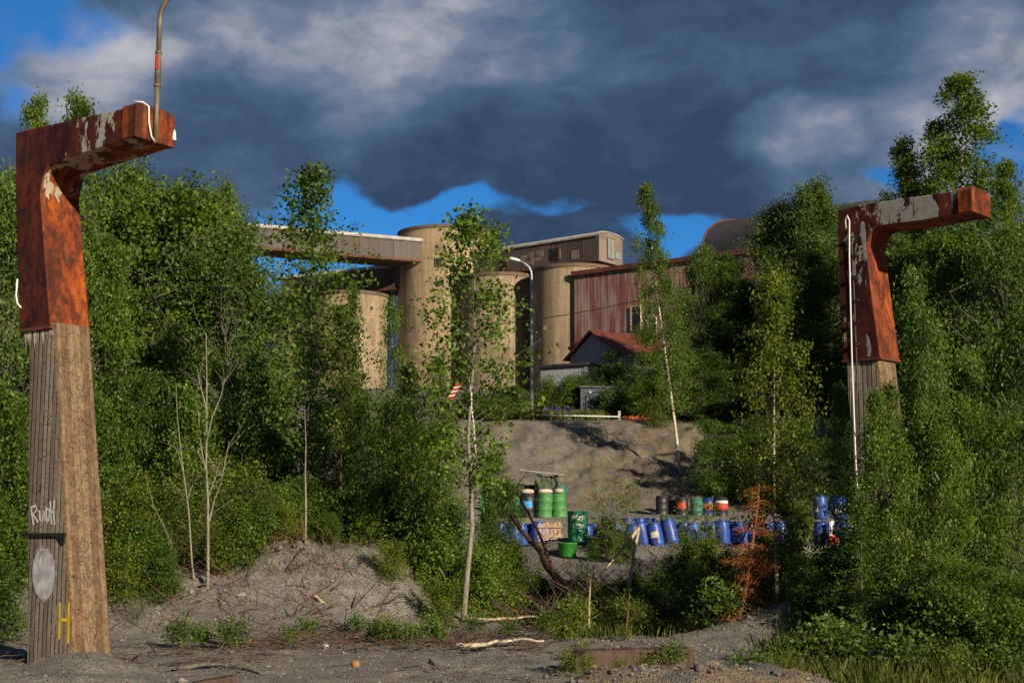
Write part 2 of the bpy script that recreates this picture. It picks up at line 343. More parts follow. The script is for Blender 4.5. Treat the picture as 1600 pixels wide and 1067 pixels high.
# ------------------------------------------------------------------ mesh helpers
def mesh_from(name, verts, faces, mats, midx=None, smooth=False):
    me = bpy.data.meshes.new(name); me.from_pydata([tuple(v) for v in verts], [], faces)
    for m in (mats if isinstance(mats, (list, tuple)) else [mats]): me.materials.append(M[m] if isinstance(m, str) else m)
    if midx: me.polygons.foreach_set('material_index', midx)
    if smooth: me.polygons.foreach_set('use_smooth', [True]*len(me.polygons))
    me.update(); return me
class MB:
    def __init__(s): s.v = []; s.f = []; s.mi = []
    def add(s, vs, fs, mi=0):
        o = len(s.v); s.v += [Vector(v) for v in vs]; s.f += [tuple(i+o for i in f) for f in fs]; s.mi += [mi]*len(fs)
    def box(s, c, size, rotz=0.0, mi=0, bev=0.0):
        sx, sy, sz = [q/2 for q in size]; cr, sr = math.cos(rotz), math.sin(rotz)
        vs = []
        for dz in (-sz, sz):
            for dx, dy in ((-sx, -sy), (sx, -sy), (sx, sy), (-sx, sy)):
                vs.append((c[0]+dx*cr-dy*sr, c[1]+dx*sr+dy*cr, c[2]+dz))
        s.add(vs, [(3, 2, 1, 0), (4, 5, 6, 7), (0, 1, 5, 4), (1, 2, 6, 5), (2, 3, 7, 6), (3, 0, 4, 7)], mi)
    def tube(s, pts, rads, n=6, mi=0, cap=True):
        pts = [Vector(p) for p in pts]; k = len(pts); o = len(s.v)
        if not isinstance(rads, (list, tuple)): rads = [rads]*k
        ref = Vector((.13, .97, .2))
        for i, p in enumerate(pts):
            tg = (pts[min(i+1, k-1)]-pts[max(i-1, 0)])
            tg = tg.normalized() if tg.length > 1e-9 else Vector((0, 0, 1))
            a = tg.cross(ref)
            if a.length < .05: a = tg.cross(Vector((1, 0, 0)))
            a.normalize(); b = tg.cross(a)
            for j in range(n):
                th = 2*math.pi*j/n; s.v.append(p+(a*math.cos(th)+b*math.sin(th))*rads[i])
        for i in range(k-1):
            for j in range(n):
                s.f.append((o+i*n+j, o+i*n+(j+1) % n, o+(i+1)*n+(j+1) % n, o+(i+1)*n+j)); s.mi.append(mi)
        if cap:
            s.f.append(tuple(o+j for j in range(n))[::-1]); s.mi.append(mi); s.f.append(tuple(o+(k-1)*n+j for j in range(n))); s.mi.append(mi)
    def lathe(s, prof, n=24, mi=0, c=(0, 0, 0), capt=True, capb=True):
        o = len(s.v); k = len(prof)
        for r, z in prof:
            for j in range(n):
                th = 2*math.pi*j/n; s.v.append(Vector((c[0]+r*math.cos(th), c[1]+r*math.sin(th), c[2]+z)))
        for i in range(k-1):
            for j in range(n):
                s.f.append((o+i*n+j, o+i*n+(j+1) % n, o+(i+1)*n+(j+1) % n, o+(i+1)*n+j)); s.mi.append(mi)
        if capb: s.f.append(tuple(o+j for j in range(n))[::-1]); s.mi.append(mi)
        if capt: s.f.append(tuple(o+(k-1)*n+j for j in range(n))); s.mi.append(mi)
    def prism(s, poly, axis_vec, mi=0, mi_side=None):
        """poly: list of 3D points, extruded along axis_vec"""
        n = len(poly); vs = [Vector(p) for p in poly]+[Vector(p)+Vector(axis_vec) for p in poly]
        s.add(vs, [tuple(range(n)), tuple(range(2*n-1, n-1, -1))], mi)
        o = len(s.v)-2*n
        for i in range(n):
            j = (i+1) % n; s.f.append((o+i, o+n+i, o+n+j, o+j)); s.mi.append(mi if mi_side is None else mi_side)
    def mesh(s, name, mats, smooth=False):
        return mesh_from(name, s.v, s.f, mats, s.mi, smooth)
    def build(s, name, mats, parent=None, smooth=False):
        return link(name, s.mesh(name, mats, smooth), parent)
def link(name, me, parent=None):
    o = bpy.data.objects.new(name, me); COL.objects.link(o)
    if parent: o.parent = parent
    return o
def tag(o, label=None, cat=None, group=None, kind=None):
    if label: o['label'] = label
    if cat: o['category'] = cat
    if group: o['group'] = group
    if kind: o['kind'] = kind
    return o
def thing(name, loc, label, cat, group=None, rz=0.0):
    o = bpy.data.objects.new(name, None); COL.objects.link(o); o.location = loc; o.rotation_euler = (0, 0, rz)
    return tag(o, label, cat, group)
def autosmooth(o, ang=35):
    me = o.data; me.polygons.foreach_set('use_smooth', [True]*len(me.polygons))
    try: me.set_sharp_from_angle(angle=R_(ang))
    except Exception: pass
    return o
def bevel(o, wdt=.01, seg=2):
    md = o.modifiers.new('b', 'BEVEL'); md.width = wdt; md.segments = seg; md.limit_method = 'ANGLE'; md.angle_limit = R_(40); return o

# ------------------------------------------------------------------ ground
def _h(ix, iy, s): 
    v = np.sin(ix*127.1+iy*311.7+s*74.7)*43758.5453; return v-np.floor(v)
def vnoise(x, y, s=0):
    ix = np.floor(x); iy = np.floor(y); fx = x-ix; fy = y-iy; fx = fx*fx*(3-2*fx); fy = fy*fy*(3-2*fy)
    a = _h(ix, iy, s); b = _h(ix+1, iy, s); c = _h(ix, iy+1, s); d = _h(ix+1, iy+1, s)
    return a+(b-a)*fx+(c-a)*fy+(a-b-c+d)*fx*fy
def fbm(x, y, o=4, s=0):
    r = 0; a = .5
    for i in range(o): r = r+a*vnoise(x*2**i, y*2**i, s+i*3.1); a *= .5
    return r/(1-.5**o)
def sst(a, b, t):
    t = np.clip((t-a)/(b-a), 0, 1); return t*t*(3-2*t)
def gz(x, y):
    x = np.asarray(x, float); y = np.asarray(y, float)
    yb = y + 1.2*(fbm(x*.25, y*.25, 3, 5)-.5) + np.clip(-x-1, 0, 4)*.35
    g = np.interp(yb, [0, 26, 30, 36, 44, 48, 50.6, 51.8, 55, 57, 66, 67, 75, 100, 2000], [0, 0, .15, .5, 1.02, 1.2, 1.28, 2.15, 2.3, 2.7, 6.75, 6.9, 7.6, 11.6, 11.8])
    rough = (fbm(x*1.1, y*1.1, 5, 1)-.5)
    sl = sst(56, 59, yb)*(1-sst(64, 67, yb))
    g = g + sl*(rough*.9)
    hx = np.interp(x, [-14, -7.6, -6.2, -5.1, -4.4, -3.6, -2.6, -1.9, -1.3, 0, 20], [1.0, .95, .95, 1.15, 1.36, 1.40, 1.34, 1.05, .35, 0, 0])
    prof = sst(22.6, 25.9, y+.7*(fbm(x*.6, y*.6, 3, 9)-.5))*(1-.5*sst(29, 35, y))
    berm = hx*prof*(1+.35*(fbm(x*1.3, y*1.3, 4, 2)-.5)) + .25*prof*(fbm(x*3.1, y*3.1, 4, 7)-.5)*(hx > .1)
    z = np.maximum(g, berm)
    z = z+.85*np.exp(-((x-5.9)/1.7)**2-((y-22.6)/1.1)**2)+.42*np.exp(-((x-4.2)/1.3)**2-((y-21.6)/.8)**2)
    z = z+.58*np.exp(-((x-2.3)/1.9)**2-((y-43)/1.3)**2)
    r = np.sqrt(((x-1.6)/1.75)**2+((y-12.9)/.75)**2)
    z = z+.41*(1-sst(.35, 1.35, r))*(1+.3*(fbm(x*4, y*4, 4, 3)-.5))
    r2 = np.sqrt(((x+4.98)/.75)**2+((y-16.75)/.9)**2); z = z+.22*(1-sst(.1, 1.25, r2))
    r3 = np.sqrt(((x+5.6)/2.2)**2+((y-15.2)/.9)**2); z = z+.12*(1-sst(.1, 1.2, r3))
    near = 1-sst(20, 45, y)
    z = z+near*(.10*(fbm(x*.9, y*.9, 4, 11)-.5)+.09*(fbm(x*4, y*4, 4, 12)-.5)+.035*(fbm(x*14, y*14, 2, 13)-.5))
    z = z+np.clip(hx, 0, 1)*prof*(1-sst(28, 30, y))*.22*(np.abs(fbm(x*2.6, y*1.8, 5, 21)-.5)*-2+.4)
    z = z+(1-near)*.18*(fbm(x*.8, y*.8, 4, 14)-.5)
    return z
def G(x, y): return float(gz(x, y))
def axis(segs):
    a = []
    for lo, hi, st in segs: a += list(np.arange(lo, hi, st))
    return np.array(a+[segs[-1][1]])
xs = axis([(-900, -100, 80), (-100, -40, 5), (-40, -12, .6), (-12, 12, .085), (12, 40, .6), (40, 100, 5), (100, 900, 80)])
ys = axis([(-300, -20, 40), (-20, 10, 2), (10, 11.5, .3), (11.5, 30, .075), (30, 46, .2), (46, 70, .25), (70, 110, 1.2), (110, 250, 10), (250, 1500, 125)])
XX, YY = np.meshgrid(xs, ys); ZZ = gz(XX, YY)
nv = XX.size; nx, ny = len(xs), len(ys)
me = bpy.data.meshes.new('ground'); me.vertices.add(nv)
me.vertices.foreach_set('co', np.stack([XX, YY, ZZ], -1).ravel())
idx = np.arange(nv).reshape(ny, nx)
q = np.stack([idx[:-1, :-1], idx[:-1, 1:], idx[1:, 1:], idx[1:, :-1]], -1).reshape(-1, 4)
me.loops.add(q.size); me.loops.foreach_set('vertex_index', q.ravel())
me.polygons.add(len(q)); me.polygons.foreach_set('loop_start', np.arange(0, q.size, 4)); me.polygons.foreach_set('use_smooth', np.ones(len(q), bool))
me.update(calc_edges=True)
rh = np.sqrt(((XX-1.6)/1.95)**2+((YY-12.9)/.95)**2)
at_ = me.attributes.new('soil', 'FLOAT', 'POINT')
bank = .55*sst(55, 57, YY)*(1-sst(66, 68, YY))+.45*sst(55, 57, YY)*sst(1.5, 4.5, XX+(YY-60)*-.3)*(1-sst(66, 68, YY))
at_.data.foreach_set('value', np.clip((1-sst(.6, 1.5, rh))+bank, 0, 1).ravel())
at_ = me.attributes.new('moss', 'FLOAT', 'POINT')
ms = sst(65.5, 67, YY)+.5*sst(24, 27, YY)*(1-sst(30, 40, YY))*(XX > -1.5)+.35*sst(24, 26, YY)*(XX < -1)*(1-sst(36, 40, YY))
at_.data.foreach_set('value', np.clip(ms, 0, 1).ravel())
me.materials.append(M['ground']); tag(link('ground', me), kind='structure')

# ------------------------------------------------------------------ gallows columns
def ribbon(mb, pts, wd, nrm, off=.004, mi=0):
    nrm = Vector(nrm).normalized(); pts = [Vector(p)+nrm*off for p in pts]; o = len(mb.v); k = len(pts)
    for i, p in enumerate(pts):
        tg = (pts[min(i+1, k-1)]-pts[max(i-1, 0)]).normalized(); s = nrm.cross(tg)*wd/2
        mb.v += [p-s, p+s]
    for i in range(k-1): mb.f.append((o+2*i, o+2*i+1, o+2*i+3, o+2*i+2)); mb.mi.append(mi)

class Col:
    """a gallows column: local x along the arm, local y into the depth, z up"""
    def __init__(s, px, py, Y, theta):
        s.o = at(px, py, Y); s.o.z = G(s.o.x, s.o.y)
        s.a = Vector((math.cos(theta), -math.sin(theta), 0)); s.b = Vector((math.sin(theta), math.cos(theta), 0)); s.th = theta
    def onA(s, px, py, depth=0.0):
        """photo point on the side face (or a plane 'depth' behind it) -> local (x, z)"""
        d = ray(px, py); p0 = s.o+s.b*depth; c = Vector((0, 0, CZ))
        t = (p0-c).dot(s.b)/d.dot(s.b); p = c+d*t
        return (p-s.o).dot(s.a), p.z-s.o.z
    def onB(s, px, py, pl):
        """photo point on the front face plane pl=(point, normal) in local coords -> local Vector"""
        d = ray(px, py); dl = Vector((d.dot(s.a), d.dot(s.b), d.z)); c = Vector((0, 0, CZ))-s.o; cl = Vector((c.dot(s.a), c.dot(s.b), c.z))
        t = (pl[0]-cl).dot(pl[1])/dl.dot(pl[1]); return cl+dl*t

def curve_pts(ctrl, n=6):
    """quadratic smoothing of a polyline of 2D control points"""
    out = [ctrl[0]]
    for i in range(1, len(ctrl)-1):
        a = Vector(ctrl[i-1]).lerp(Vector(ctrl[i]), .5) if i > 1 else Vector(ctrl[0]); b = Vector(ctrl[i]); c = Vector(ctrl[i]).lerp(Vector(ctrl[i+1]), .5) if i < len(ctrl)-2 else Vector(ctrl[-1])
        for k in range(1, n+1):
            t = k/n; out.append(tuple(a*(1-t)**2+b*2*t*(1-t)+c*t*t))
    return out

def gallows(C, conc, outer, arm_top, arm_bot, fillet, inner, depth_top, depth_bot, label, mats):
    root = thing('gallows_column', C.o, label, 'column', 'rusty gallows columns', -C.th)
    # concrete post: tapered
    (bl, bc, tl, tcn) = [C.onA(*p) for p in conc]
    mb = MB(); zb = -.5; zt = (tl[1]+tcn[1])/2+.12
    x0b = bl[0]; x1b = bc[0]; x0t = tl[0]; x1t = tcn[0]; db, dt = depth_bot, depth_top-.07; y0 = .035
    # bevelled section, many rings so that edges wobble a little
    rng = random.Random(4); N = 34; rings = []
    for i in range(N+1):
        t = i/N; z = zb+(zt-zb)*t; tt = (z-0)/(zt-0) if z > 0 else z/zt
        xa = x0b+(x0t-x0b)*tt; xb = x1b+(x1t-x1b)*tt; dd = db+(dt-db)*tt; c = .05
        J = lambda: rng.uniform(-.006, .006)
        ring = [(xa+c+J(), y0), (xb-c*1.2, y0), (xb-c*.4, y0+c*.3), (xb+J(), y0+c), (xb, y0+dd-c), (xb-c, y0+dd), (xa+c, y0+dd), (xa+J(), y0+dd-c), (xa, y0+c)]
        rings.append([(p[0], p[1], z) for p in ring])
    n = 9; vs = [p for r in rings for p in r]; fs = []; mi = []
    for i in range(N):
        for j in range(n):
            fs.append((i*n+j, i*n+(j+1) % n, (i+1)*n+(j+1) % n, (i+1)*n+j)); mi.append(1 if j in (1, 2, 3, 4) else 0)
    fs.append(tuple(range(N*n, N*n+n))); mi.append(0)
    mb.v = [Vector(v) for v in vs]; mb.f = fs; mb.mi = mi
    post = mb.build('post', ['conc_side', 'conc_front'], root); autosmooth(post, 25)
    C.front = (Vector((x1b, 0, 0)), Vector((1, 0, -(x1t-x1b)/zt)).normalized()); C.y0 = y0
    # steel hood: L profile extruded in depth
    prof = [C.onA(*p) for p in outer]+[C.onA(*p) for p in arm_top]+[C.onA(*p) for p in arm_bot]
    fl = curve_pts([C.onA(*p) for p in fillet], 6); prof += fl+[C.onA(*p) for p in inner]
    mb = MB(); poly = [Vector((p[0], 0, p[1])) for p in prof]; W = depth_top
    nP = len(poly); ni = len(inner); nf = len(fl)
    mb.add([p for p in poly]+[p+Vector((0, W, 0)) for p in poly], [tuple(range(nP)), tuple(range(2*nP-1, nP-1, -1))], 0)
    k_in = len(outer)+len(arm_top)+len(arm_bot)-1
    for i in range(nP):
        j = (i+1) % nP; mb.f.append((i, nP+i, nP+j, j)); mb.mi.append(1 if i >= k_in else 0)
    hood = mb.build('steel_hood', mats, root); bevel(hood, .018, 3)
    # plate lip / seams on the hood
    mb = MB()
    lo = [C.onA(*p) for p in (inner[-1], outer[0])]
    for zz, pr in ((min(lo[0][1], lo[1][1])+.02, .006),):
        xa = lo[1][0]; xb = lo[0][0]
        mb.box(((xa+xb)/2, W/2, zz), (abs(xb-xa)+2*pr, W+2*pr, .035))
    mb.build('bottom_flange', ['rust_trim'], root)
    return root, prof, W

# ---- near left column
CL = Col(35, 1040, 17.7, R_(34))
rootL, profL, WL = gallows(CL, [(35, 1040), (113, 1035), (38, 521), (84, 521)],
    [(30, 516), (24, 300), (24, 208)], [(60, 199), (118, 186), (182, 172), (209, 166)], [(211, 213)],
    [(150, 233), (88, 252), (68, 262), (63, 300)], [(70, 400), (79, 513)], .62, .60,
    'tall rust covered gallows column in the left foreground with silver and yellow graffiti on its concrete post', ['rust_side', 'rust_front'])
# raised head block at the end of the arm with chamfered top
def head(C, root, p_near_top, p_near_bot, W, back, grow, mat, hump=.10):
    xt, zt = C.onA(*p_near_top); xb, zb = C.onA(*p_near_bot)
    x1 = max(xt, xb)+.012; x0 = x1-back; zb = zb-.006; zt = zt
    mb = MB(); ys_ = [(-grow, 0), (-grow+.02, .03), (.10*W, hump), (.80*W, hump*.85), (W+grow-.03, .015), (W+grow, 0)]
    pr = [(y, zt+h-.0) for y, h in ys_]; poly = [Vector((x0, y, z)) for y, z in pr]+[Vector((x0, W+grow, zb)), Vector((x0, -grow, zb))]
    mb.prism(poly, (x1-x0, 0, 0)); o = mb.build('arm_head', [mat], root); bevel(o, .014, 3); return x0, x1, zt, zb
hx0, hx1, hzt, hzb = head(CL, rootL, (209, 166), (211, 213), WL, .26, .010, 'rust_plain', .055)
# crust of dirt and weld bumps along the top of arm
def crust(C, root, prof, W, i0, i1, seed):
    rng = random.Random(seed); mb = MB()
    for k in range(26):
        t = rng.random(); 
        a = Vector((prof[i0][0], 0, prof[i0][1])); b = Vector((prof[i1][0], 0, prof[i1][1])); p = a.lerp(b, t); p.y = rng.choice([rng.uniform(.02, .08), rng.uniform(.1, W-.05)])
        r = rng.uniform(.02, .055); mb.lathe([(r, -.01), (r*.8, r*.25), (r*.3, r*.42)], 7, 0, (p.x, p.y, p.z))
    mb.build('dirt_crust', ['rust_trim'], root, True)
crust(CL, rootL, profL, WL, 2, 6, 3)

def sideP(C, px, py):      # on side face, local
    x, z = C.onA(px, py, C.y0); return Vector((x, C.y0, z))
nA = (0, -1, 0)
# clamp strap round the post
def strap(C, root, py, p0, p1, name='strap'):
    x0, z = C.onA(p0, py, C.y0); x1, _ = C.onA(p1, py, C.y0)
    mb = MB(); mb.box(((x0+x1)/2+.02, C.y0-.016, z), (x1-x0+.06, .032, .042))
    q = C.onB(150, py, C.front); mb.box((x1+.015, C.y0+.29, z+.004), (.012, .60, .014), 0)
    mb.box((x0-.012, C.y0+.27, z), (.014, .56, .03)); mb.add([(x1-.06, C.y0-.034, z-.02), (x1+.05, C.y0-.034, z-.02), (x1+.04, C.y0-.034, z-.11), (x1-.06, C.y0-.014, z-.02), (x1+.05, C.y0-.014, z-.02), (x1+.04, C.y0-.014, z-.11)],
        [(0, 2, 1), (3, 4, 5), (0, 1, 4, 3), (1, 2, 5, 4), (2, 0, 3, 5)])
    return mb.build(name, ['black_steel'], root)
strap(CL, rootL, 835, 35, 100)
# graffiti on the side face
def strokes(C, root, name, mat, lines, wpx, pl=None, label=None):
    mb = MB(); sc = (C.o-cam.location).length/F
    for ln in lines:
        if pl is None: ribbon(mb, [sideP(C, *p) for p in ln], wpx*sc*1.2, nA, .005)
        else: ribbon(mb, [C.onB(*p, pl) for p in ln], wpx*sc*1.2, pl[1], .005)
    o = mb.build(name, [mat], root)
    if label: o['label'] = label
    return o
g = lambda s: [tuple(float(v) for v in p.split(',')) for p in s.split()]
tagl = [g('49,793 53,820'), g('48,793 56,789 58,797 52,803 60,816'), g('62,797 63,812 67,815 69,797 71,813'), g('72,792 74,818'), g('71,793 78,797 77,810 73,817'), g('79,783 81,819'), g('79,803 84,797'), g('85,781 84,800 86,820')]
strokes(CL, rootL, 'graffiti_tag', 'white', tagl, 2.8, None, 'small white spray tag above the strap')
strokes(CL, rootL, 'graffiti_letter', 'yellow', [g('94,941 93.5,970 93,998'), g('108,941 107.5,972 107,1005'), g('93,967 100,968.5 108,967')], 3.6, None, 'yellow spray painted letter H')
# plain silver patch (a neutral rounded shape)
mb = MB(); cen = sideP(CL, 69, 896); ring = []; rng = random.Random(2)
for k in range(28):
    th = 2*math.pi*k/28; ring.append(sideP(CL, 69+19*math.cos(th)*(1+rng.uniform(-.04, .04)), 896+43*math.sin(th)*(1+rng.uniform(-.02, .02))))
mb.add([cen+Vector((0, -.005, 0))]+[p+Vector((0, -.005, 0)) for p in ring], [(0, 1+k, 1+(k+1) % 28) for k in range(28)])
mb.build('graffiti_patch', ['silver'], rootL)['label'] = 'silver spray painted oval patch with a black outline'
strokes(CL, rootL, 'graffiti_outline', 'blackpaint', [[(69+18.3*math.cos(k*.2244)*1.0, 896+41.5*math.sin(k*.2244)) for k in range(29)]], 1.1)
CLf = CL.front
strokes(CL, rootL, 'graffiti_scrawl', 'greypaint', [[(131+7*math.cos(k*.4488), 853+9*math.sin(k*.4488)) for k in range(15)], g('131,849 132,856'), g('117,872 128,870 140,871 152,874'), g('132,871 134,884'), g('128,873 134,884 140,872'),
    g('131,894 131,914'), g('140,895 132,904 139,914'), g('144,902 145,912 150,911 151,901 152,911'), g('154,902 154,911')], 1.7, CLf, 'faint black scrawl on the brown front face')
strokes(CL, rootL, 'marker_scribble', 'blackpaint', [g('59,722 62,716 64,720 67,714 70,712'), g('62,758 65,760 63,763 66,765 63,768 61,765'), g('72,663 78,662'), g('62,862 66,870'), g('68,860 62,866 62,874')], 1.0)
# lime drips below the hood
def drips(C, root, x0, x1, y, n, lmin, lmax, seed):
    rng = random.Random(seed); mb = MB()
    for k in range(n):
        px = x0+(x1-x0)*(k+.5)/n+rng.uniform(-1.5, 1.5); L = rng.uniform(lmin, lmax)*(1.6 if rng.random() < .25 else 1)
        a = sideP(C, px, y-4); b = sideP(C, px+rng.uniform(-1.2, 1.2), y+L); wd = rng.uniform(.008, .022)
        m_ = a.lerp(b, .45)
        mb.add([a+Vector((-wd, -.008, 0)), a+Vector((wd, -.008, 0)), m_+Vector((wd*.8, -.010, 0)), b+Vector((0, -.003, 0)), m_+Vector((-wd*.8, -.010, 0))], [(0, 4, 3, 2, 1)])
    mb.build('lime_drips', ['lime'], root)
drips(CL, rootL, 39, 62, 520, 11, 14, 34, 5); drips(CL, rootL, 63, 84, 520, 8, 10, 24, 6)

# lamp pole clamped on the left arm head
mid = CL.onA(211, 190); Wq = WL
def L2W(C, v): return C.o+C.a*v[0]+C.b*v[1]+Vector((0, 0, v[2]))
# find the depth on the head's end face where the pole stands
t = 0.0
best = min(np.linspace(0, WL, 80), key=lambda yy: abs((lambda p: CX+F*((p.x)/((p.y)*CP+(p.z-CZ)*SP)))(L2W(CL, (hx1+.03, yy, mid[1])))-243))
pb = L2W(CL, (hx1+.035, best, hzb-.0))
ptop = at(243, 30, pb.y); H_ = ptop.z-pb.z
rp = thing('lamp_pole', pb, 'thin bent metal pole standing against the end of the left rusty arm', 'pole')
mb = MB(); up = [(0, 0, -.02), (0, 0, H_*.45)]; mb.tube(up, .031, 14); mb.build('lower_tube', ['pipe'], rp, True)
mb = MB(); mb.tube([(0, 0, H_*.45), (0, 0, H_*.72)], .037, 14); mb.tube([(0, 0, H_*.44), (0, 0, H_*.46)], .045, 14); mb.tube([(0, 0, H_*.71), (0, 0, H_*.73)], .043, 14)
mb.build('sleeve', ['pipe'], rp, True)
mb = MB(); bend = [(0, 0, H_*.72), (0, 0, H_*.98)]+[(.28*(1-math.cos(k*.16)), -.1*(1-math.cos(k*.16)), H_*.98+.36*math.sin(k*.16)) for k in range(1, 8)]
e = Vector(bend[-1]); bend += [e+Vector((.5, -.18, .16)), e+Vector((1.3, -.45, .25))]; mb.tube(bend, .030, 14); mb.build('upper_tube', ['pipe'], rp, True)
mb = MB(); mb.box((0, -.041, H_*.64), (.03, .006, .16)); mb.add([(-.02, -.045, H_*.58), (.03, -.05, H_*.58), (.0, -.045, H_*.70)], [(0, 1, 2)]); mb.build('red_tape', ['redpaint'], rp)
mb = MB(); lp = [L2W(CL, (hx1+.03, best-.12-.0*k, 0)) for k in range(1)]
def roped(C, pts, r=.010):
    mb_ = MB(); mb_.tube(pts, r, 8); return mb_
pts = [L2W(CL, (hx1-.10, best-.24, hzt+.075)), L2W(CL, (hx1-.02, best-.17, hzt+.07)), L2W(CL, (hx1+.03, best-.12, hzt+.02)), L2W(CL, (hx1+.03, best-.11, hzt-.18)), L2W(CL, (hx1+.035, best-.07, hzb+.05)), L2W(CL, (hx1+.04, best-.01, hzb-.02))]
o = roped(CL, pts, .012).build('cable', ['rope'], None, True); tag(o, 'short white cable hanging over the end of the left rusty arm', 'cable')
pts = [at(x, y, 17.62) for x, y in g('27,436 26,450 25,462 27,474 33,481')]
o = roped(CL, pts, .012).build('cable', ['rope'], None, True); tag(o, 'white cable end hooked on the outer edge of the left column', 'cable')
mb = MB(); q0 = CL.onB; yy = .0
mb.add([(hx1+.006, best+.30, hzb+.10), (hx1+.006, best+.36, hzb+.10), (hx1+.006, best+.35, hzb+.20), (hx1+.006, best+.33, hzb+.24), (hx1+.006, best+.305, hzb+.19)], [(0, 1, 2, 3, 4)])
mb.build('paint_fleck', ['white'], rootL)

# ---- far right column
CR = Col(1336, 935, 22.0, R_(43))
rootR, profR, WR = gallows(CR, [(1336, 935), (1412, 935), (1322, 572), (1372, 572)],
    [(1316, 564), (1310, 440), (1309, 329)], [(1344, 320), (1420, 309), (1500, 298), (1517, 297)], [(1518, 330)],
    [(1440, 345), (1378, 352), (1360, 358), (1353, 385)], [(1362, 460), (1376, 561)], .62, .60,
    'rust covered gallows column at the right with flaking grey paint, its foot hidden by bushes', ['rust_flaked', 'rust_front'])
rx0, rx1, rzt, rzb = head(CR, rootR, (1517, 297), (1518, 330), WR, .22, .02, 'rust_plain', .075)
crust(CR, rootR, profR, WR, 2, 6, 8)
# stubby rungs and draped cable on its side face
for yy in (372, 400, 434, 470, 505, 538):
    x, z = CR.onA(1333+(yy-372)*.03, yy); mb = MB(); mb.tube([(x-.03, .01, z), (x-.02, -.05, z), (x+.05, -.05, z+.005), (x+.09, -.045, z-.01)], .014, 6)
    mb.build('rung', ['black_steel'], rootR, True)
pts = [CR.o+CR.a*CR.onA(x, y, -.06)[0]-CR.b*.06+Vector((0, 0, CR.onA(x, y, -.06)[1])) for x, y in g('1322,358 1321,345 1324,337 1327,345 1327,400 1329,480 1331,560 1334,640 1337,720 1341,790 1343,830')]
o = roped(CR, pts, .013).build('cable', ['rope'], None, True); tag(o, 'long white cable looped down the side of the right column', 'cable')
drips(CR, rootR, 1324, 1345, 570, 6, 30, 60, 9)
mb = MB(); x, z = CR.onA(1332, 480, 0); mb.tube([CR_ for CR_ in [(x+.03, -.02, z+1.1), (x+.05, -.02, z), (x+.05, -.02, z-1.0)]], .012, 6); mb.build('conduit', ['black_steel'], rootR)

# ------------------------------------------------------------------ factory buildings
def circ(px, Y, r, ytop, zbase, label, mat, name='silo', rim=True, group=None):
    p = at(px, ytop, Y); zt = p.z-zbase
    rt = thing(name, (p.x, Y, zbase), label, name.replace('_', ' '), group)
    mb = MB(); prof = [(r, -2), (r, 0)]+[(r, zt*k/12) for k in range(1, 12)]+[(r, zt-.25), (r-.0, zt)]
    mb.lathe(prof, 72); o = mb.build('wall', [mat], rt); autosmooth(o, 30)
    mb = MB(); mb.lathe([(r+.08, 0), (r+.12, .18), (r+.12, .26), (r-.3, .30)], 72, 0, (0, 0, zt-.24+.03)); autosmooth(mb.build('rim', ['silo_rim'], rt), 30)
    return rt, p.x, zt+zbase
M['silo_rim'] = simple('dark rim', (.15, .105, .07), .85, 0, .3, 2)
ZB = 10.5
S_ = 'silo'
circ(897, 112.0, 3.28, 424, ZB, 'right hand tan concrete silo beside the rust streaked shed', 'silo', S_, group='concrete silos')
circ(783, 116.0, 3.30, 437, ZB, 'tan concrete silo shaded by the silo beside the rusty shed', 'silo', S_, group='concrete silos')
circ(548, 120.5, 3.30, 464, ZB, 'concrete silo just left of the tall round tower', 'silo', S_, group='concrete silos')
circ(490, 125.0, 3.30, 482, ZB, 'farthest left concrete silo behind the young tree', 'silo', S_, group='concrete silos')
rt, tx, tz = circ(696, 120.0, 4.0, 367, ZB, 'tall round concrete tower with a small square window between two galleries', 'tower', 'tower')
pw = at(686, 410, 116.05); mb = MB(); a = (pw.x-tx, 116.02-120, pw.z-ZB)
mb.box((a[0], a[1]-.02, a[2]), (.62, .2, .72), -.1); fr = mb.build('window', ['silo_rim'], rt); mb = MB(); mb.box((a[0], a[1]-.06, a[2]), (.44, .18, .54), -.1); mb.build('pane', ['dark'], fr)
mb = MB(); mb.tube([(1.2, -3.86, 0), (1.2, -3.86, tz-ZB-1)], .05, 6); mb.build('conductor', ['silo_rim'], rt)

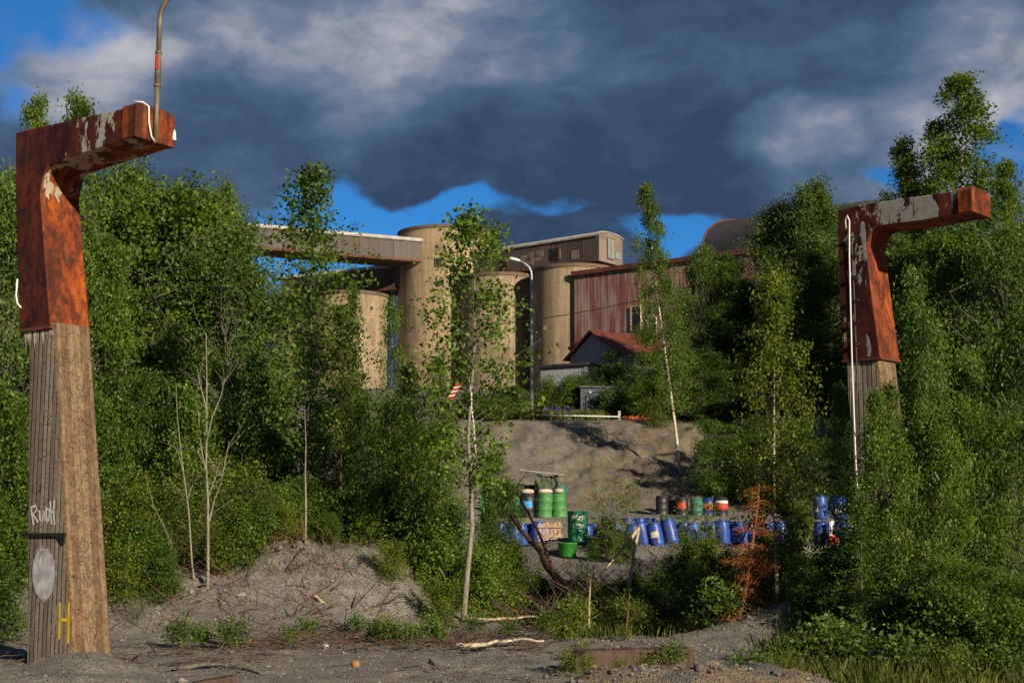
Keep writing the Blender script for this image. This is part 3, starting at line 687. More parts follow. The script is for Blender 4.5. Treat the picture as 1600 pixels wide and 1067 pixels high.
def gallery(pA, YA, pB, YB, ztop, zbot, width, label, wins=(), end=True, overh=.12, patches=0, seed=1):
    """enclosed conveyor bridge; A = left end, B = right end, (px) of the camera-side bottom corners"""
    A = at(pA, 400, YA); B = at(pB, 400, YB); A.z = B.z = zbot; d = (B-A); L = d.length; ang = math.atan2(d.y, d.x)
    rt = thing('conveyor_gallery', A, label, 'conveyor gallery', None, ang); h = ztop-zbot; mb = MB()
    # wall box
    mb.add([(0, 0, 0), (L, 0, 0), (L, 0, h), (0, 0, h), (0, width, 0), (L, width, 0), (L, width, h), (0, width, h)], [(0, 1, 2, 3), (5, 4, 7, 6), (4, 0, 3, 7), (0, 4, 5, 1)], 0)
    arc = [(width*(.5-.5*math.cos(math.pi*k/10)), h+.32*math.sin(math.pi*k/10)) for k in range(11)]
    vs = [(L, 0, 0), (L, width, 0)]+[(L, y, z) for y, z in arc[::-1]]; mb.add(vs, [tuple(range(len(vs)))], 1)
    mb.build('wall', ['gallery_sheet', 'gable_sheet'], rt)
    mb = MB(); o_ = overh; arc2 = [(-o_, h-.06)]+[(y*(1+2*o_/width)-o_, z+.07) for y, z in arc]+[(width+o_, h-.06)]
    poly = [Vector((-.05, y, z)) for y, z in arc2]+[Vector((-.05, y, z-.06)) for y, z in arc2[::-1]]; mb.prism(poly, (L+.12, 0, 0)); autosmooth(mb.build('roof', ['roof_light'], rt), 50)
    mb = MB(); mb.box((L/2, -.03, .06), (L-.02, .10, .16)); mb.box((L/2, width+.03, .06), (L-.02, .1, .16))
    for k in range(int(L/3.0)+1): mb.box((min(L-.04, k*3.0+.04), -.012, h/2), (.06, .03, h-.3))
    mb.build('frame', ['rust_trim'], rt)
    for (x, z, w_, h_) in wins:
        mb = MB(); mb.box((x, -.03, z), (w_+.16, .10, h_+.16)); f = mb.build('window', ['rust_trim'], rt); mb = MB(); mb.box((x, -.06, z), (w_, .08, h_)); mb.build('pane', ['dark'], f)
    rng = random.Random(seed)
    for k in range(patches):
        mb = MB(); mb.box((L*rng.uniform(.45, .95), -.015, h*rng.uniform(.35, .6)), (rng.uniform(.5, 1.0), .03, rng.uniform(.5, .8))); mb.build('cladding_panel', ['gable_sheet'], rt)
    return rt, L, h
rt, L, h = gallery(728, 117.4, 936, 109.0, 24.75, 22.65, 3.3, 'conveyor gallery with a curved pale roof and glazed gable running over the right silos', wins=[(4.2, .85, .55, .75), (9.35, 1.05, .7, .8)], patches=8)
mb = MB()
mb.box((L+.03, 1.55, 1.15), (.08, .95, 1.7)); f = mb.build('window', ['gable_frame'] if 'gable_frame' in M else ['rust_trim'], rt)
mb = MB(); mb.box((L+.05, 1.33, 1.15), (.08, .38, 1.56)); mb.box((L+.05, 1.78, 1.15), (.08, .38, 1.56)); mb.build('pane', ['window'], f)
mb = MB(); mb.box((L+.03, 2.6, .75), (.08, .75, .55)); mb.build('cladding_panel', ['window'], rt)
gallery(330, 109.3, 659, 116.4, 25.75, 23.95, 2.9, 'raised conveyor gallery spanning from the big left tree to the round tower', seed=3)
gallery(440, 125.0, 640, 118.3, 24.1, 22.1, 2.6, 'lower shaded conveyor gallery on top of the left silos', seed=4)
# concrete block under the gable
p = at(955, 410, 110.2); mb = MB(); mb.box((0, 0, -.6), (1.9, 2.6, 1.6)); o = mb.build('concrete_block', ['tower'], None); o.location = (p.x, 111.2, 22.1); o.rotation_euler.z = R_(-36)
tag(o, 'cream concrete block under the glazed end of the right gallery', 'concrete block')

# big shed with rust streaked wall and vaulted roof
A = at(897, 425, 108.3); B = at(1226, 383, 97.8); d = Vector((B.x-A.x, B.y-A.y, 0)).normalized(); ang = math.atan2(d.y, d.x); ztop = (A.z+B.z)/2; L = 22.5; hh = ztop-9.5
rt = thing('industrial_shed', (A.x, A.y, 9.5), 'long shed of rust streaked sheet with a dark vaulted roof behind the birch', 'shed', None, ang)
x_on = lambda px: (lambda r_: ((Vector((0, 0, CZ))+r_*(((A-Vector((0, 0, CZ))).dot(Vector((-d.y, d.x, 0))))/r_.dot(Vector((-d.y, d.x, 0)))))-A).dot(d))(ray(px, 400))
mb = MB(); mb.box((L/2, 8, hh/2), (L, 16, hh)); mb.build('wall', ['red_sheet'], rt)
mb = MB(); mb.box((L/2, -.10, hh-.14), (L+.3, .3, .34)); mb.box((L/2, -.05, hh-5.6), (L, .14, .18)); mb.build('fascia', ['rust_trim'], rt)
xv = x_on(1097); mb = MB(); Wv = 15.6; rise = 3.7; k = 26
arc = [Vector((xv, Wv*(.5-.5*math.cos(math.pi*i/k)), hh+rise*max(0.0, math.sin(math.pi*i/k))**.85)) for i in range(k+1)]
mb.prism(arc, (L-xv, 0, 0)); autosmooth(mb.build('vault_roof', ['roof_dark'], rt), 40)
mb = MB(); mb.tube([v+Vector((0, 0, .05)) for v in arc], .09, 6); mb.build('vault_edge', ['rust_trim'], rt)
for pxw, yw, w_, h_ in ((993, 497, .75, 1.7), (1018, 508, .6, 1.2)):
    x = x_on(pxw); z = at(pxw, yw, A.y-x*abs(d.y)).z-9.5
    mb = MB(); mb.box((x, -.05, z), (w_+.14, .16, h_+.14)); f = mb.build('window', ['sticker'], rt); mb = MB(); mb.box((x+.1, -.09, z-.02), (w_-.1, .14, h_)); mb.build('pane', ['dark'], f)
mb = MB(); mb.tube([(x_on(984), -.25, hh-6.6), (x_on(984)+.1, -.25, hh-9.5)], .08, 6); mb.build('downpipe', ['white'], rt)

# small shed with red roof
Cn = at(965, 548, 92.0); Lf = at(891, 559, 95.7); z0 = G(Cn.x, Cn.y)-1.0; gd = Vector((Lf.x-Cn.x, Lf.y-Cn.y, 0)); gw = gd.length; gd.normalize(); ld = Vector((-gd.y*-1, gd.x*-1, 0)); ld = Vector((gd.y, -gd.x, 0))
ang = math.atan2(gd.y, gd.x); rt = thing('small_shed', (Cn.x, Cn.y, z0), 'small grey corrugated shed with a rusty red gable roof before the silo', 'shed', None, ang)
he = (Cn.z+Lf.z)/2-z0; hp = he+1.45; LL = 5.5; sy = -1 if (Vector((-math.sin(ang), math.cos(ang), 0)).dot(ld) < 0) else 1
mb = MB(); prof = [(0, 0), (gw, 0), (gw, he), (gw/2, hp), (0, he)]
mb.prism([Vector((x, 0, z)) for x, z in prof], (0, sy*LL, 0)); mb.build('wall', ['grey_sheet'], rt)
for x0_, x1_, z0_, z1_ in ((-.35, gw/2, he-.22, hp+.06), (gw+.35, gw/2, he-.22, hp+.06)):
    mb = MB(); mb.prism([Vector((x0_, -sy*.35, z0_)), Vector((x1_, -sy*.35, z1_)), Vector((x1_, -sy*.35, z1_+.10)), Vector((x0_, -sy*.35, z0_+.10))], (0, sy*(LL+.7), 0)); mb.build('roof', ['roof_red'], rt)
mb = MB(); mb.box((gw*.62, -sy*.03, he*.45), (.12, .06, he*.9)); mb.box((gw*.5, -sy*.03, he*.78), (gw*.96, .05, .1)); mb.build('trim', ['yellow_trim'] if 'yellow_trim' in M else ['sticker'], rt)
# low grey wall building behind street lamp
p = at(880, 640, 88); rt = thing('low_annex', (p.x, 88, G(p.x, 88)-.5), 'low pale grey annex behind the lupins at the silo foot', 'annex', None, R_(-30)); mb = MB(); mb.box((0, 1.5, 1.3), (3.2, 3, 2.7)); mb.build('wall', ['grey_sheet'], rt); mb = MB(); mb.box((0, 1.5, 2.74), (3.6, 3.4, .16)); mb.build('roof', ['roof_dark'], rt)

# street lamp
p = at(831, 664, 66.8); gzl = G(p.x, p.y); top = at(828, 428, 66.8).z-gzl
rt = thing('street_lamp', (p.x, p.y, gzl), 'grey curved street lamp standing at the edge of the gravel bank', 'street lamp')
hd = at(803, 407, 66.8)-Vector((p.x, p.y, gzl)); mb = MB()
mb.tube([(0, 0, -.4), (0, 0, top*.6), (0, 0, top-.1), (-.02, 0, top+.12), (-.12, 0, top+.32), (-.32, 0, top+.5), (hd.x+.28, 0, hd.z-.03)], [.085, .075, .06, .058, .052, .046, .042], 12); mb.build('post', ['galv'], rt, True)
mb = MB(); ca = Vector((hd.x+.30, 0, hd.z-.03)); cb = Vector((hd.x-.28, 0, hd.z+.09))
vs = []; 
for q_, ww, tt in ((ca, .07, .06), (ca.lerp(cb, .3), .13, .09), (ca.lerp(cb, .8), .14, .09), (cb, .08, .04)): vs += [(q_.x, -ww, q_.z-tt*.4), (q_.x, ww, q_.z-tt*.4), (q_.x, ww*.7, q_.z+tt), (q_.x, -ww*.7, q_.z+tt)]
fs = [(0, 1, 2, 3)[::-1], (12, 13, 14, 15)]+[(i*4+j, i*4+(j+1) % 4, (i+1)*4+(j+1) % 4, (i+1)*4+j) for i in range(3) for j in range(4)]; mb.add(vs, fs)
lh = mb.build('lamp_head', ['lamp_glass'], rt, True)
mb = MB(); mb.box((0, 0, .0), (.30, .30, .5)); mb.build('foot', ['rust_trim'], rt)

# overhead wire
mb = MB(); a = at(700, 512, 104); b = at(1000, 469, 101)
mb.tube([a.lerp(b, k/10)+Vector((0, 0, -.9*4*(k/10)*(1-k/10)*.35)) for k in range(11)], .035, 5); tag(mb.build('overhead_wire', ['black_steel'], None), 'thin dark wire strung before the silos', 'wire')

# barrier along the bank edge
pa = at(834, 652, 66.5); pe = at(968, 655, 66.5); rt = thing('barrier_rail', (pa.x, pa.y, pa.z), 'low white barrier rail along the top of the gravel bank', 'rail'); dx = pe.x-pa.x; dz = pe.z-pa.z
mb = MB(); mb.tube([(0, 0, .12), (dx*.5, 0, .12+dz*.5), (dx, 0, .12+dz)], .035, 8); mb.build('rail', ['white'], rt)
for t_ in (0.0, 1.0):
    mb = MB(); zt_ = .2+dz*t_; mb.box((dx*t_, .06, zt_-.75), (.12, .08, 1.9)); mb.build('post', ['galv' if t_ else 'rust_trim'], rt)
pa = at(974, 656, 66.7); pe = at(1020, 656, 66.7)
mb = MB(); n = 14
for k in range(n):
    x0 = pa.x+(pe.x-pa.x)*k/n; mb.box((x0, 66.7+.03*math.sin(k), pa.z+.05+.03*math.sin(k*2.1)), ((pe.x-pa.x)/n*.92, .04, .24))
tag(mb.build('plastic_barrier', ['orange'], None), 'orange plastic barrier strip at the end of the white rail', 'barrier')
# sheet steel kiosk
p = at(936, 655, 70.5); gk = G(p.x, 70.5); rt = thing('metal_kiosk', (p.x, 70.5, gk), 'battered blue grey sheet metal kiosk with an open doorway above the bank', 'kiosk', None, R_(8))
mb = MB(); mb.box((0, .6, .75), (1.85, 1.2, 1.6)); mb.build('body', ['cabinet'], rt); mb = MB(); mb.box((.08, -.02, .6), (.36, .06, 1.05)); mb.build('doorway', ['dark'], rt)
mb = MB(); mb.box((-.42, -.04, .6), (.48, .05, 1.1)); mb.build('door', ['cabinet'], rt); mb = MB(); mb.box((0, .6, 1.59), (2.05, 1.4, .09)); mb.build('roof', ['cabinet'], rt); mb = MB(); mb.lathe([(.07, 0), (.07, .02)], 12, 0, (0, 0, 0)); o = mb.build('round_badge', ['white'], rt); o.rotation_euler.x = R_(90); o.location = (-.45, -.03, 1.33)
# grey stones seen through the left wood
for px, py, Y, s_, lb in ((402, 690, 40, .5, 'upper grey concrete lump seen through the left trees'), (398, 716, 39.5, .42, 'lower grey concrete lump seen through the left trees')):
    p = at(px, py, Y); mb = MB(); mb.box((0, 0, 0), (s_*1.6, s_, s_*.8)); o = mb.build('concrete_lump', ['cabinet'], None); o.location = p; bevel(o, .06, 2); o.rotation_euler = (.1, .2, .4); tag(o, lb, 'concrete lump', 'concrete lumps in the wood')
mb = MB(); 
for k in range(5):
    p = at(380+k*12, 745, 40); mb.box((p.x, 40+.3*(k % 2), (p.z+G(p.x, 40))/2), (.5, .5, p.z-G(p.x, 40)+.4))
o = tag(mb.build('stone_wall', ['rock'], None), 'low stone wall under the lumps in the left wood', 'wall')

# ------------------------------------------------------------------ drums and scrap
def drum_meshes(kind):
    mb = MB()
    if kind == 'plastic':
        r = .245; h = .80
        mb.lathe([(r*.88, 0), (r*.93, .02), (r*.97, .12), (r, .28), (r*1.02, h*.5), (r, h*.68), (r*.96, h*.84), (r*.90, h*.93), (r*.90, h*.955)], 28)
        body = mb.mesh('drum_body', ['blue'], True)
        mb = MB(); mb.lathe([(r*.95, h*.945), (r*.97, h*.955), (r*.97, h*.985), (r*.93, h), (r*.86, h), (r*.85, h*.985), (0.01, h*.985)], 28, 0); lid = mb.mesh('drum_lid', ['blue_lid'], True)
    else:
        r = .29; h = .88; pr = [(r*.985, 0), (r*1.02, .01), (r*1.02, .025), (r, .035)]
        for zc in (.30, .59): pr += [(r, zc-.02), (r*1.03, zc-.006), (r*1.03, zc+.006), (r, zc+.02)]
        pr += [(r, h-.035), (r*1.02, h-.025), (r*1.02, h-.005), (r*.98, h), (r*.96, h-.02), (.01, h-.02)]
        mb.lathe(pr, 32); body = mb.mesh('drum_body', ['green'], True); lid = None
    return body, lid, r, h
PL = drum_meshes('plastic'); ST = drum_meshes('steel')
def clone(me, mat):
    m2 = me.copy(); m2.materials.clear(); m2.materials.append(M[mat]); return m2
DR = {'blue': (PL[0], PL[1]), 'blue3': (clone(PL[0], 'blue3'), clone(PL[1], 'blue_lid')), 'blue2': (clone(PL[0], 'blue2'), clone(PL[1], 'blue2')), 'pgreen': (clone(PL[0], 'green2'), clone(PL[1], 'green3')), 'pteal': (clone(PL[0], 'teal'), clone(PL[1], 'teal'))}
for k_, mt in (('green', 'green'), ('black', 'blackd'), ('fgreen', 'green2'), ('steal', 'teal'), ('sblue', 'blue2')): DR[k_] = (clone(ST[0], mt), None)
def drum(kind, px, Y, label, z=None, tilt=(0, 0), s=1.0, rz=0.0, band=None, stick=None, group=None, dz=0.0):
    steel = DR[kind][1] is None; r, h = (ST if steel else PL)[2:]
    x = at(px, 830, Y).x; zz = (G(x, Y) if z is None else z)+dz-.02
    rt = thing('steel_drum' if steel else 'plastic_drum', (x, Y, zz), label, 'drum', group); rt.rotation_euler = (R_(tilt[1]), R_(tilt[0]), rz); s *= (1.0 if steel else .93); rt.scale = (s, s, s)
    link('body', DR[kind][0], rt)
    if DR[kind][1]: link('lid', DR[kind][1], rt)
    if band:
        for mt, z0_, z1_ in band:
            mb = MB(); mb.lathe([(r+.004, z0_), (r+.012, z0_+.001), (r+.012, z1_-.001), (r+.004, z1_)], 32, 0, capt=False, capb=False); mb.build('band', [mt], rt, True)
    if stick:
        a0, a1, z0_, z1_, mt = stick; mb = MB(); n = 6
        vs = []
        for i in range(n+1):
            th = R_(a0+(a1-a0)*i/n)-rz
            for zc in (z0_, z1_): vs.append(((r*1.02+.006)*math.cos(th), (r*1.02+.006)*math.sin(th), zc))
        mb.add(vs, [(2*i, 2*i+2, 2*i+3, 2*i+1) for i in range(n)]); mb.build('sticker', [mt], rt)
    return rt, zz
gB = 'blue plastic drums along the gravel'
rng = random.Random(12)
front = [(963, 49.3, 'blue drum behind leaves at the left end of the leaning row', -4, .95), (987, 48.6, 'blue drum standing behind the two pale crossed sticks', 3, 1.0), (1007, 49.2, 'blue drum with a scuffed belly, leaning left, first right of the pale sticks', -11, 1.08),
    (1028, 49.0, 'leaning blue drum with a cream sticker on its side', -9, 1.08), (1051, 49.6, 'clean blue drum leaning left between stickered drums', -10, 1.12), (1068, 50.0, 'narrow blue drum with a white sticker beside the clean leaning drum', 2, .95),
    (1085, 49.4, 'blue drum with torn white paper on its side', -3, .95), (1101, 50.2, 'blue drum half hidden by leaves, below the teal drum', 6, 1.0), (1114, 50.4, 'dark blue drum right of the leaf covered one', -5, 1.0),
    (1130, 49.4, 'large blue drum leaning slightly, below the red banded drum', -3, 1.1), (1143, 50.4, 'blue drum tucked behind the large leaning one', 4, 1.0), (1152, 48.2, 'low blue drum standing nearer than the row, left of the brown spruce', 5, .95),
    (1160, 50.0, 'blue drum with a pale rim just left of the brown spruce', -6, 1.0), (1172, 50.3, 'blue drum glimpsed behind the left side of the brown spruce', 0, 1.0), (1190, 50.2, 'blue drum glimpsed through the top of the brown spruce', 8, 1.0),
    (1204, 50.4, 'blue drum just left of the slim birch trunk', -5, 1.0), (1219, 50.2, 'blue drum just right of the slim birch trunk', 3, 1.0), (1234, 50.5, 'dark blue drum second to the right of the birch trunk', -2, 1.0), (1246, 50.0, 'light blue drum at the right end of the long row', 2, .95)]
for i, (px, Y, lb, tl, s) in enumerate(front):
    kd = 'blue2' if i in (8, 17) else ('blue3' if i in (0, 6, 12, 15, 18) else 'blue'); st = {3: (225, 285, .30, .50, 'sticker'), 5: (240, 290, .36, .62, 'white'), 6: (225, 300, .42, .52, 'white'), 12: (250, 290, .5, .62, 'white')}.get(i)
    drum(kd, px, Y, lb, tilt=(tl*1.25, rng.uniform(-7, 7)), s=s, stick=st, group=gB)
mid_ = [(915, 48.8), (929, 49.6), (943, 49.0), (953, 50.0)]
for (px, Y), lb in zip(mid_, ('blue drum just right of the tall green steel drum', 'blue drum behind the shrub, second from the green steel drum', 'blue drum behind the middle of the shrub', 'blue drum behind the right edge of the shrub')):
    drum('blue', px, Y, lb, tilt=(rng.uniform(-8, 8), 0), group=gB)
for px, lb in zip((981, 1000, 1016), ('left one of three low blue drums behind the leaning row', 'middle one of three low blue drums behind the leaning row', 'right one of three low blue drums behind the leaning row')):
    drum('blue', px, 51.3, lb, z=1.42, tilt=(0, 0), group=gB)
left = [(768, 48.0, 'blue', 'blue drum at the far left beside the green plastic'), (781, 47.4, 'blue', 'blue drum left of the leaning brown trunk'), (793, 49.2, 'blue2', 'dark blue drum behind the leaning brown trunk'), (806, 48.6, 'blue', 'blue drum in the left heap below the green and blue banded drum'),
    (817, 49.2, 'blue', 'blue drum in the left heap below the black drum'), (829, 49.6, 'blue2', 'dark blue drum left of the upright one with the black lid'), (841, 49.0, 'blue', 'upright blue drum with a dark lid left of the pallet boards'), (851, 50.2, 'blue', 'blue drum just behind the upright pallet boards')]
for px, Y, kd, lb in left: drum(kd, px, Y, lb, tilt=(rng.uniform(-8, 8) if px != 841 else 0, rng.uniform(-5, 5)), s=rng.uniform(.95, 1.08), group=gB)
for px, Y, lb, rx, rz_ in ((775, 46.4, 'blue drum lying on its side at the left end of the heap', 84, .5), (1098, 47.6, 'blue drum toppled on the gravel before the torn paper drum', 82, -.6), (1172, 47.2, 'blue drum lying on its side left of the birch trunk', 86, .9), (935, 47.6, 'blue drum lying on its side behind the leafy shrub', 80, .2)):
    rt_, z_ = drum('blue', px, Y, lb, group=gB); rt_.rotation_euler = (R_(rx), 0, rz_); rt_.location.z = G(rt_.location.x, Y)+.22
gT = 'drums on the ledge'
zl = lambda px, Y: G(at(px, 830, Y).x, Y)
drum('pgreen', 804, 53.0, 'green drum with a light blue band on the left ledge', band=[('band_blue', .30, .56)], group=gT, s=1.1)
drum('black', 825, 52.9, 'black drum with a light blue label under a cream sack', stick=(230, 300, .36, .60, 'band_blue'), group=gT)
drum('fgreen', 850, 52.7, 'faded green drum with scratches on the left ledge', group=gT, tilt=(3, 0)); drum('fgreen', 874, 53.0, 'bright green dented drum at the right end of the left ledge', group=gT, tilt=(-3, 2))
drum('black', 808, 54.6, 'black drum at the back of the left ledge', dz=.35, group=gT); drum('black', 830, 54.8, 'dark drum under the drooping net at the back of the ledge', dz=.3, group=gT); drum('steal', 874, 55.0, 'teal green drum under the net edge at the back of the ledge', dz=.3, group=gT)
drum('black', 793, 52.8, 'black drum leaning at the left end of the ledge', tilt=(-8, 0), group=gT)
gR = 'drums on the right ledge'
drum('black', 1035, 54.4, 'black drum at the left end of the right ledge', s=.82, group=gR); drum('black', 1050, 55.0, 'dark drum second on the right ledge', s=.82, group=gR, tilt=(3, 0)); drum('black', 1066, 54.4, 'dark drum with a red label on the right ledge', s=.82, stick=(220, 300, .34, .62, 'band_red'), group=gR)
drum('steal', 1089, 54.3, 'teal drum on the right ledge behind leaves', s=.82, group=gR); drum('sblue', 1107, 54.4, 'dark blue drum with an orange band on the right ledge', s=.82, band=[('band_orange', .32, .60)], group=gR)
drum('black', 1128, 54.2, 'black drum with white and red bands at the right end of the ledge', band=[('white', .60, .74), ('band_red', .32, .58)], group=gR, s=.82)
# stacks near the right column
for px, a_, b_, lbs in ((1283, 0, 0, ('lower drum of the left two high blue stack', 'upper drum of the left two high blue stack with a white mark')), (1314, 2, -3, ('lower drum of the right two high blue stack', 'upper drum of the right two high blue stack with white marks'))):
    Y = 44.0; z0 = at(px, 851, Y).z
    drum('blue', px, Y, lbs[0], z=z0, s=.98, tilt=(a_, 0), group='stacked blue drums'); drum('blue', px, Y, lbs[1], z=z0+.80*.98, s=.98, tilt=(b_, 0), stick=(215, 245, .25, .42, 'white') if px < 1300 else (220, 300, .22, .36, 'white'), group='stacked blue drums')
p = at(1298, 840, 43.6); mb = MB(); mb.tube([(-.02, 0, 0), (0, 0, .35), (.02, 0, .5), (.10, 0, .56)], [.07, .06, .10, .03], 10); o = mb.build('white_jug', ['white'], None, True); o.location = (p.x, 43.6, at(1298, 843, 43.6).z); tag(o, 'white plastic bundle between the two blue stacks', 'plastic bundle')
mb = MB(); mb.box((0, 0, .12), (.30, .28, .24)); mb.box((0, 0, .27), (.16, .05, .06)); o = bevel(mb.build('red_canister', ['redpaint'], None), .03, 2); o.location = (p.x, 43.3, at(1299, 852, 43.3).z); tag(o, 'small red canister on the ground between the two blue stacks', 'canister')
mb = MB(); p = at(1299, 846, 43.6); mb.box((p.x, 44.4, p.z-.55), (3.6, 2.6, .9), .1); o = bevel(mb.build('gravel_bed', ['ground'], None), .25, 3); tag(o, kind='structure')

# the tall green lettered drum
rt, zd = drum('green', 903, 42.3, 'tall green steel drum with white lettering in front of the pallet', s=1.04, rz=0)
cu = bpy.data.curves.new('t', 'FONT'); cu.body = 'Akron'; cu.size = .175; cu.shear = .25; cu.extrude = .0; cu.offset = .004; cu.resolution_u = 3
to = bpy.data.objects.new('t', cu); COL.objects.link(to); dg = bpy.context.evaluated_depsgraph_get(); tm = bpy.data.meshes.new_from_object(to.evaluated_get(dg)); bpy.data.objects.remove(to)
def wrap_drum(me, th0, z0, sc=1.0, off=.006):
    rr = ST[2]+off
    for v in me.vertices:
        th = th0+v.co.x*sc/rr; v.co = Vector((rr*math.cos(th), rr*math.sin(th), z0+v.co.y*sc))
tm.materials.clear(); tm.materials.append(M['white'])
import bmesh
bm = bmesh.new(); bm.from_mesh(tm); bmesh.ops.triangulate(bm, faces=bm.faces); bmesh.ops.subdivide_edges(bm, edges=[e for e in bm.edges if e.calc_length() > .05], cuts=3); bm.to_mesh(tm); bm.free()
wrap_drum(tm, R_(232), .66); link('lettering', tm, rt)
mb = MB(); mb.add([(0, -.02, 0), (.50, .02, 0), (.51, .035, 0), (0, -.005, 0)], [(0, 1, 2, 3)]); 
mb = MB(); n = 10
mb.add([((ST[2]+.006)*math.cos(R_(230+k*8.5)), (ST[2]+.006)*math.sin(R_(230+k*8.5)), .64+dz_) for k in range(n) for dz_ in (0, .018)], [(2*k, 2*k+2, 2*k+3, 2*k+1) for k in range(n-1)]); mb.build('underline', ['yellow'], rt)
mb = MB()
for cx_, cz_, ra in ((252, .44, .06), (268, .45, .065), (283, .46, .05), (294, .49, .035)):
    pts = [((ST[2]+.008)*math.cos(R_(cx_)+ra*math.cos(k*.628)/ST[2]), (ST[2]+.008)*math.sin(R_(cx_)+ra*math.cos(k*.628)/ST[2]), cz_+ra*math.sin(k*.628)) for k in range(11)]; mb.tube(pts, .008, 4)
mb.build('emblem', ['white'], rt)
# green tub
p = at(887, 868, 41.2); rt = thing('green_tub', (p.x, 41.2, at(887, 870, 41.2).z), 'open green plastic tub in front of the lettered drum', 'tub'); mb = MB()
mb.lathe([(.22, 0), (.24, .02), (.27, .36), (.29, .37), (.29, .41), (.27, .41), (.26, .37), (.22, .05), (.01, .05)], 28); mb.build('body', ['green3'], rt, True)
# pallet boards leaning
p = at(857, 862, 46.5); rt = thing('wooden_pallet', (p.x, 46.6, at(857, 858, 46.5).z), 'weathered wooden pallet stood on edge between blue drum and green drum', 'pallet')
for k in range(6): mb = MB(); mb.box((-.26+k*.125, 0, .42), (.09, .025, .84+.05*(k % 3))); o = mb.build('board', ['pallet'], rt); o.rotation_euler.x = R_(-9)
for zz in (.1, .42, .74): mb = MB(); mb.box((.05, .07, zz), (.8, .09, .08)); mb.build('bearer', ['pallet'], rt)
# sacks / slabs on ledge drums
for px, py, Y, wd, lb in ((824, 768, 52.9, .55, 'cream sack lying on the black drum'), (852, 770, 52.7, .55, 'cream sack lying on the faded green drum'), (872, 764, 53.3, .5, 'cream sack slumped at the right end of the ledge')):
    zt_ = zl(px, Y)+.88-.02; x = at(px, py, Y).x; mb = MB(); mb.lathe([(.02, 0), (wd*.42, .005), (wd*.5, .06), (wd*.44, .14), (wd*.2, .17), (.02, .17)], 18); o = mb.build('sack', ['sack'], None, True); o.location = (x, Y, zt_); o.scale = (1.15, .8, 1); o.rotation_euler.z = px; tag(o, lb, 'sack', 'cream sacks')
# drooping net over the back of the ledge, and green hose sheet left
def drape(name, px0, px1, y0, y1, Y, mat, label, cat, seed, sag=.15):
    nx_, nz_ = 26, 10; vs = []
    for j in range(nz_+1):
        for i in range(nx_+1):
            u_, v_ = i/nx_, j/nz_; p = at(px0+(px1-px0)*u_, y0+(y1-y0)*v_, Y); n_ = float(fbm(np.array(u_*6+seed), np.array(v_*3+seed), 4, seed))
            vs.append((p.x, Y-.25+.7*(n_-.5)-.3*v_, p.z-sag*math.sin(u_*math.pi)+.25*(n_-.5)))
    fs = [(j*(nx_+1)+i, j*(nx_+1)+i+1, (j+1)*(nx_+1)+i+1, (j+1)*(nx_+1)+i) for j in range(nz_) for i in range(nx_)]
    me_ = mesh_from(name, vs, fs, mat, None, True); o = link(name, me_); md = o.modifiers.new('s', 'SOLIDIFY'); md.thickness = .02; tag(o, label, cat); return o
drape('tarpaulin', 836, 872, 740, 764, 54.6, 'net', 'dark green tarpaulin sagging at the back of the left ledge', 'tarpaulin', 3)
mb = MB(); mb.tube([at(812, 734, 54.2), at(845, 738, 54.2), at(882, 742, 54.2)], .035, 7); tag(mb.build('grey_pipe', ['galv'], None), 'thin grey pipe laid over the back drums of the ledge', 'pipe')
drape('tarpaulin', 975, 1030, 816, 826, 50.4, 'net', 'grey green tarpaulin strip lying along the leaning blue drums', 'tarpaulin', 5, .05)
drape('tarpaulin', 1030, 1075, 803, 822, 51.0, 'net', 'grey green tarpaulin bunched up below the right ledge drums', 'tarpaulin', 8, .05)
drape('plastic_sheet', 752, 768, 735, 850, 46.0, 'green3', 'narrow bright green plastic sheet hanging left of the drums', 'plastic sheet', 7, .0)

# ------------------------------------------------------------------ vegetation
def leaf_mesh(name, P, size, mat, rng, aspect=.62, upbias=.55, colbias=None):
    n = len(P); th = rng.uniform(0, 2*np.pi, n); nz_ = rng.normal(0, 1, (n, 3)); nz_[:, 2] = np.abs(nz_[:, 2])*1.0+upbias
    nz_ /= np.linalg.norm(nz_, axis=1)[:, None]
    r = rng.normal(0, 1, (n, 3)); r[:, 2] -= .35; a = np.cross(nz_, r); a /= np.linalg.norm(a, axis=1)[:, None]+1e-9; b = np.cross(nz_, a)
    s = size*rng.uniform(.6, 1.3, n)[:, None]
    bend = nz_*s*.12
    V = np.stack([P-b*s*.5, P+a*s*aspect*.5-bend, P+b*s*.5, P-a*s*aspect*.5-bend], 1).reshape(-1, 3)
    me_ = bpy.data.meshes.new(name); me_.vertices.add(4*n); me_.vertices.foreach_set('co', V.ravel())
    me_.loops.add(4*n); me_.loops.foreach_set('vertex_index', np.arange(4*n)); me_.polygons.add(n); me_.polygons.foreach_set('loop_start', np.arange(0, 4*n, 4))
    me_.update(calc_edges=True)
    a_ = me_.attributes.new('rnd', 'FLOAT', 'FACE'); cb = rng.uniform(.1, .9, n) if colbias is None else np.clip(colbias+rng.uniform(-.28, .28, n), 0, 1)
    a_.data.foreach_set('value', cb); me_.materials.append(M[mat]); return me_

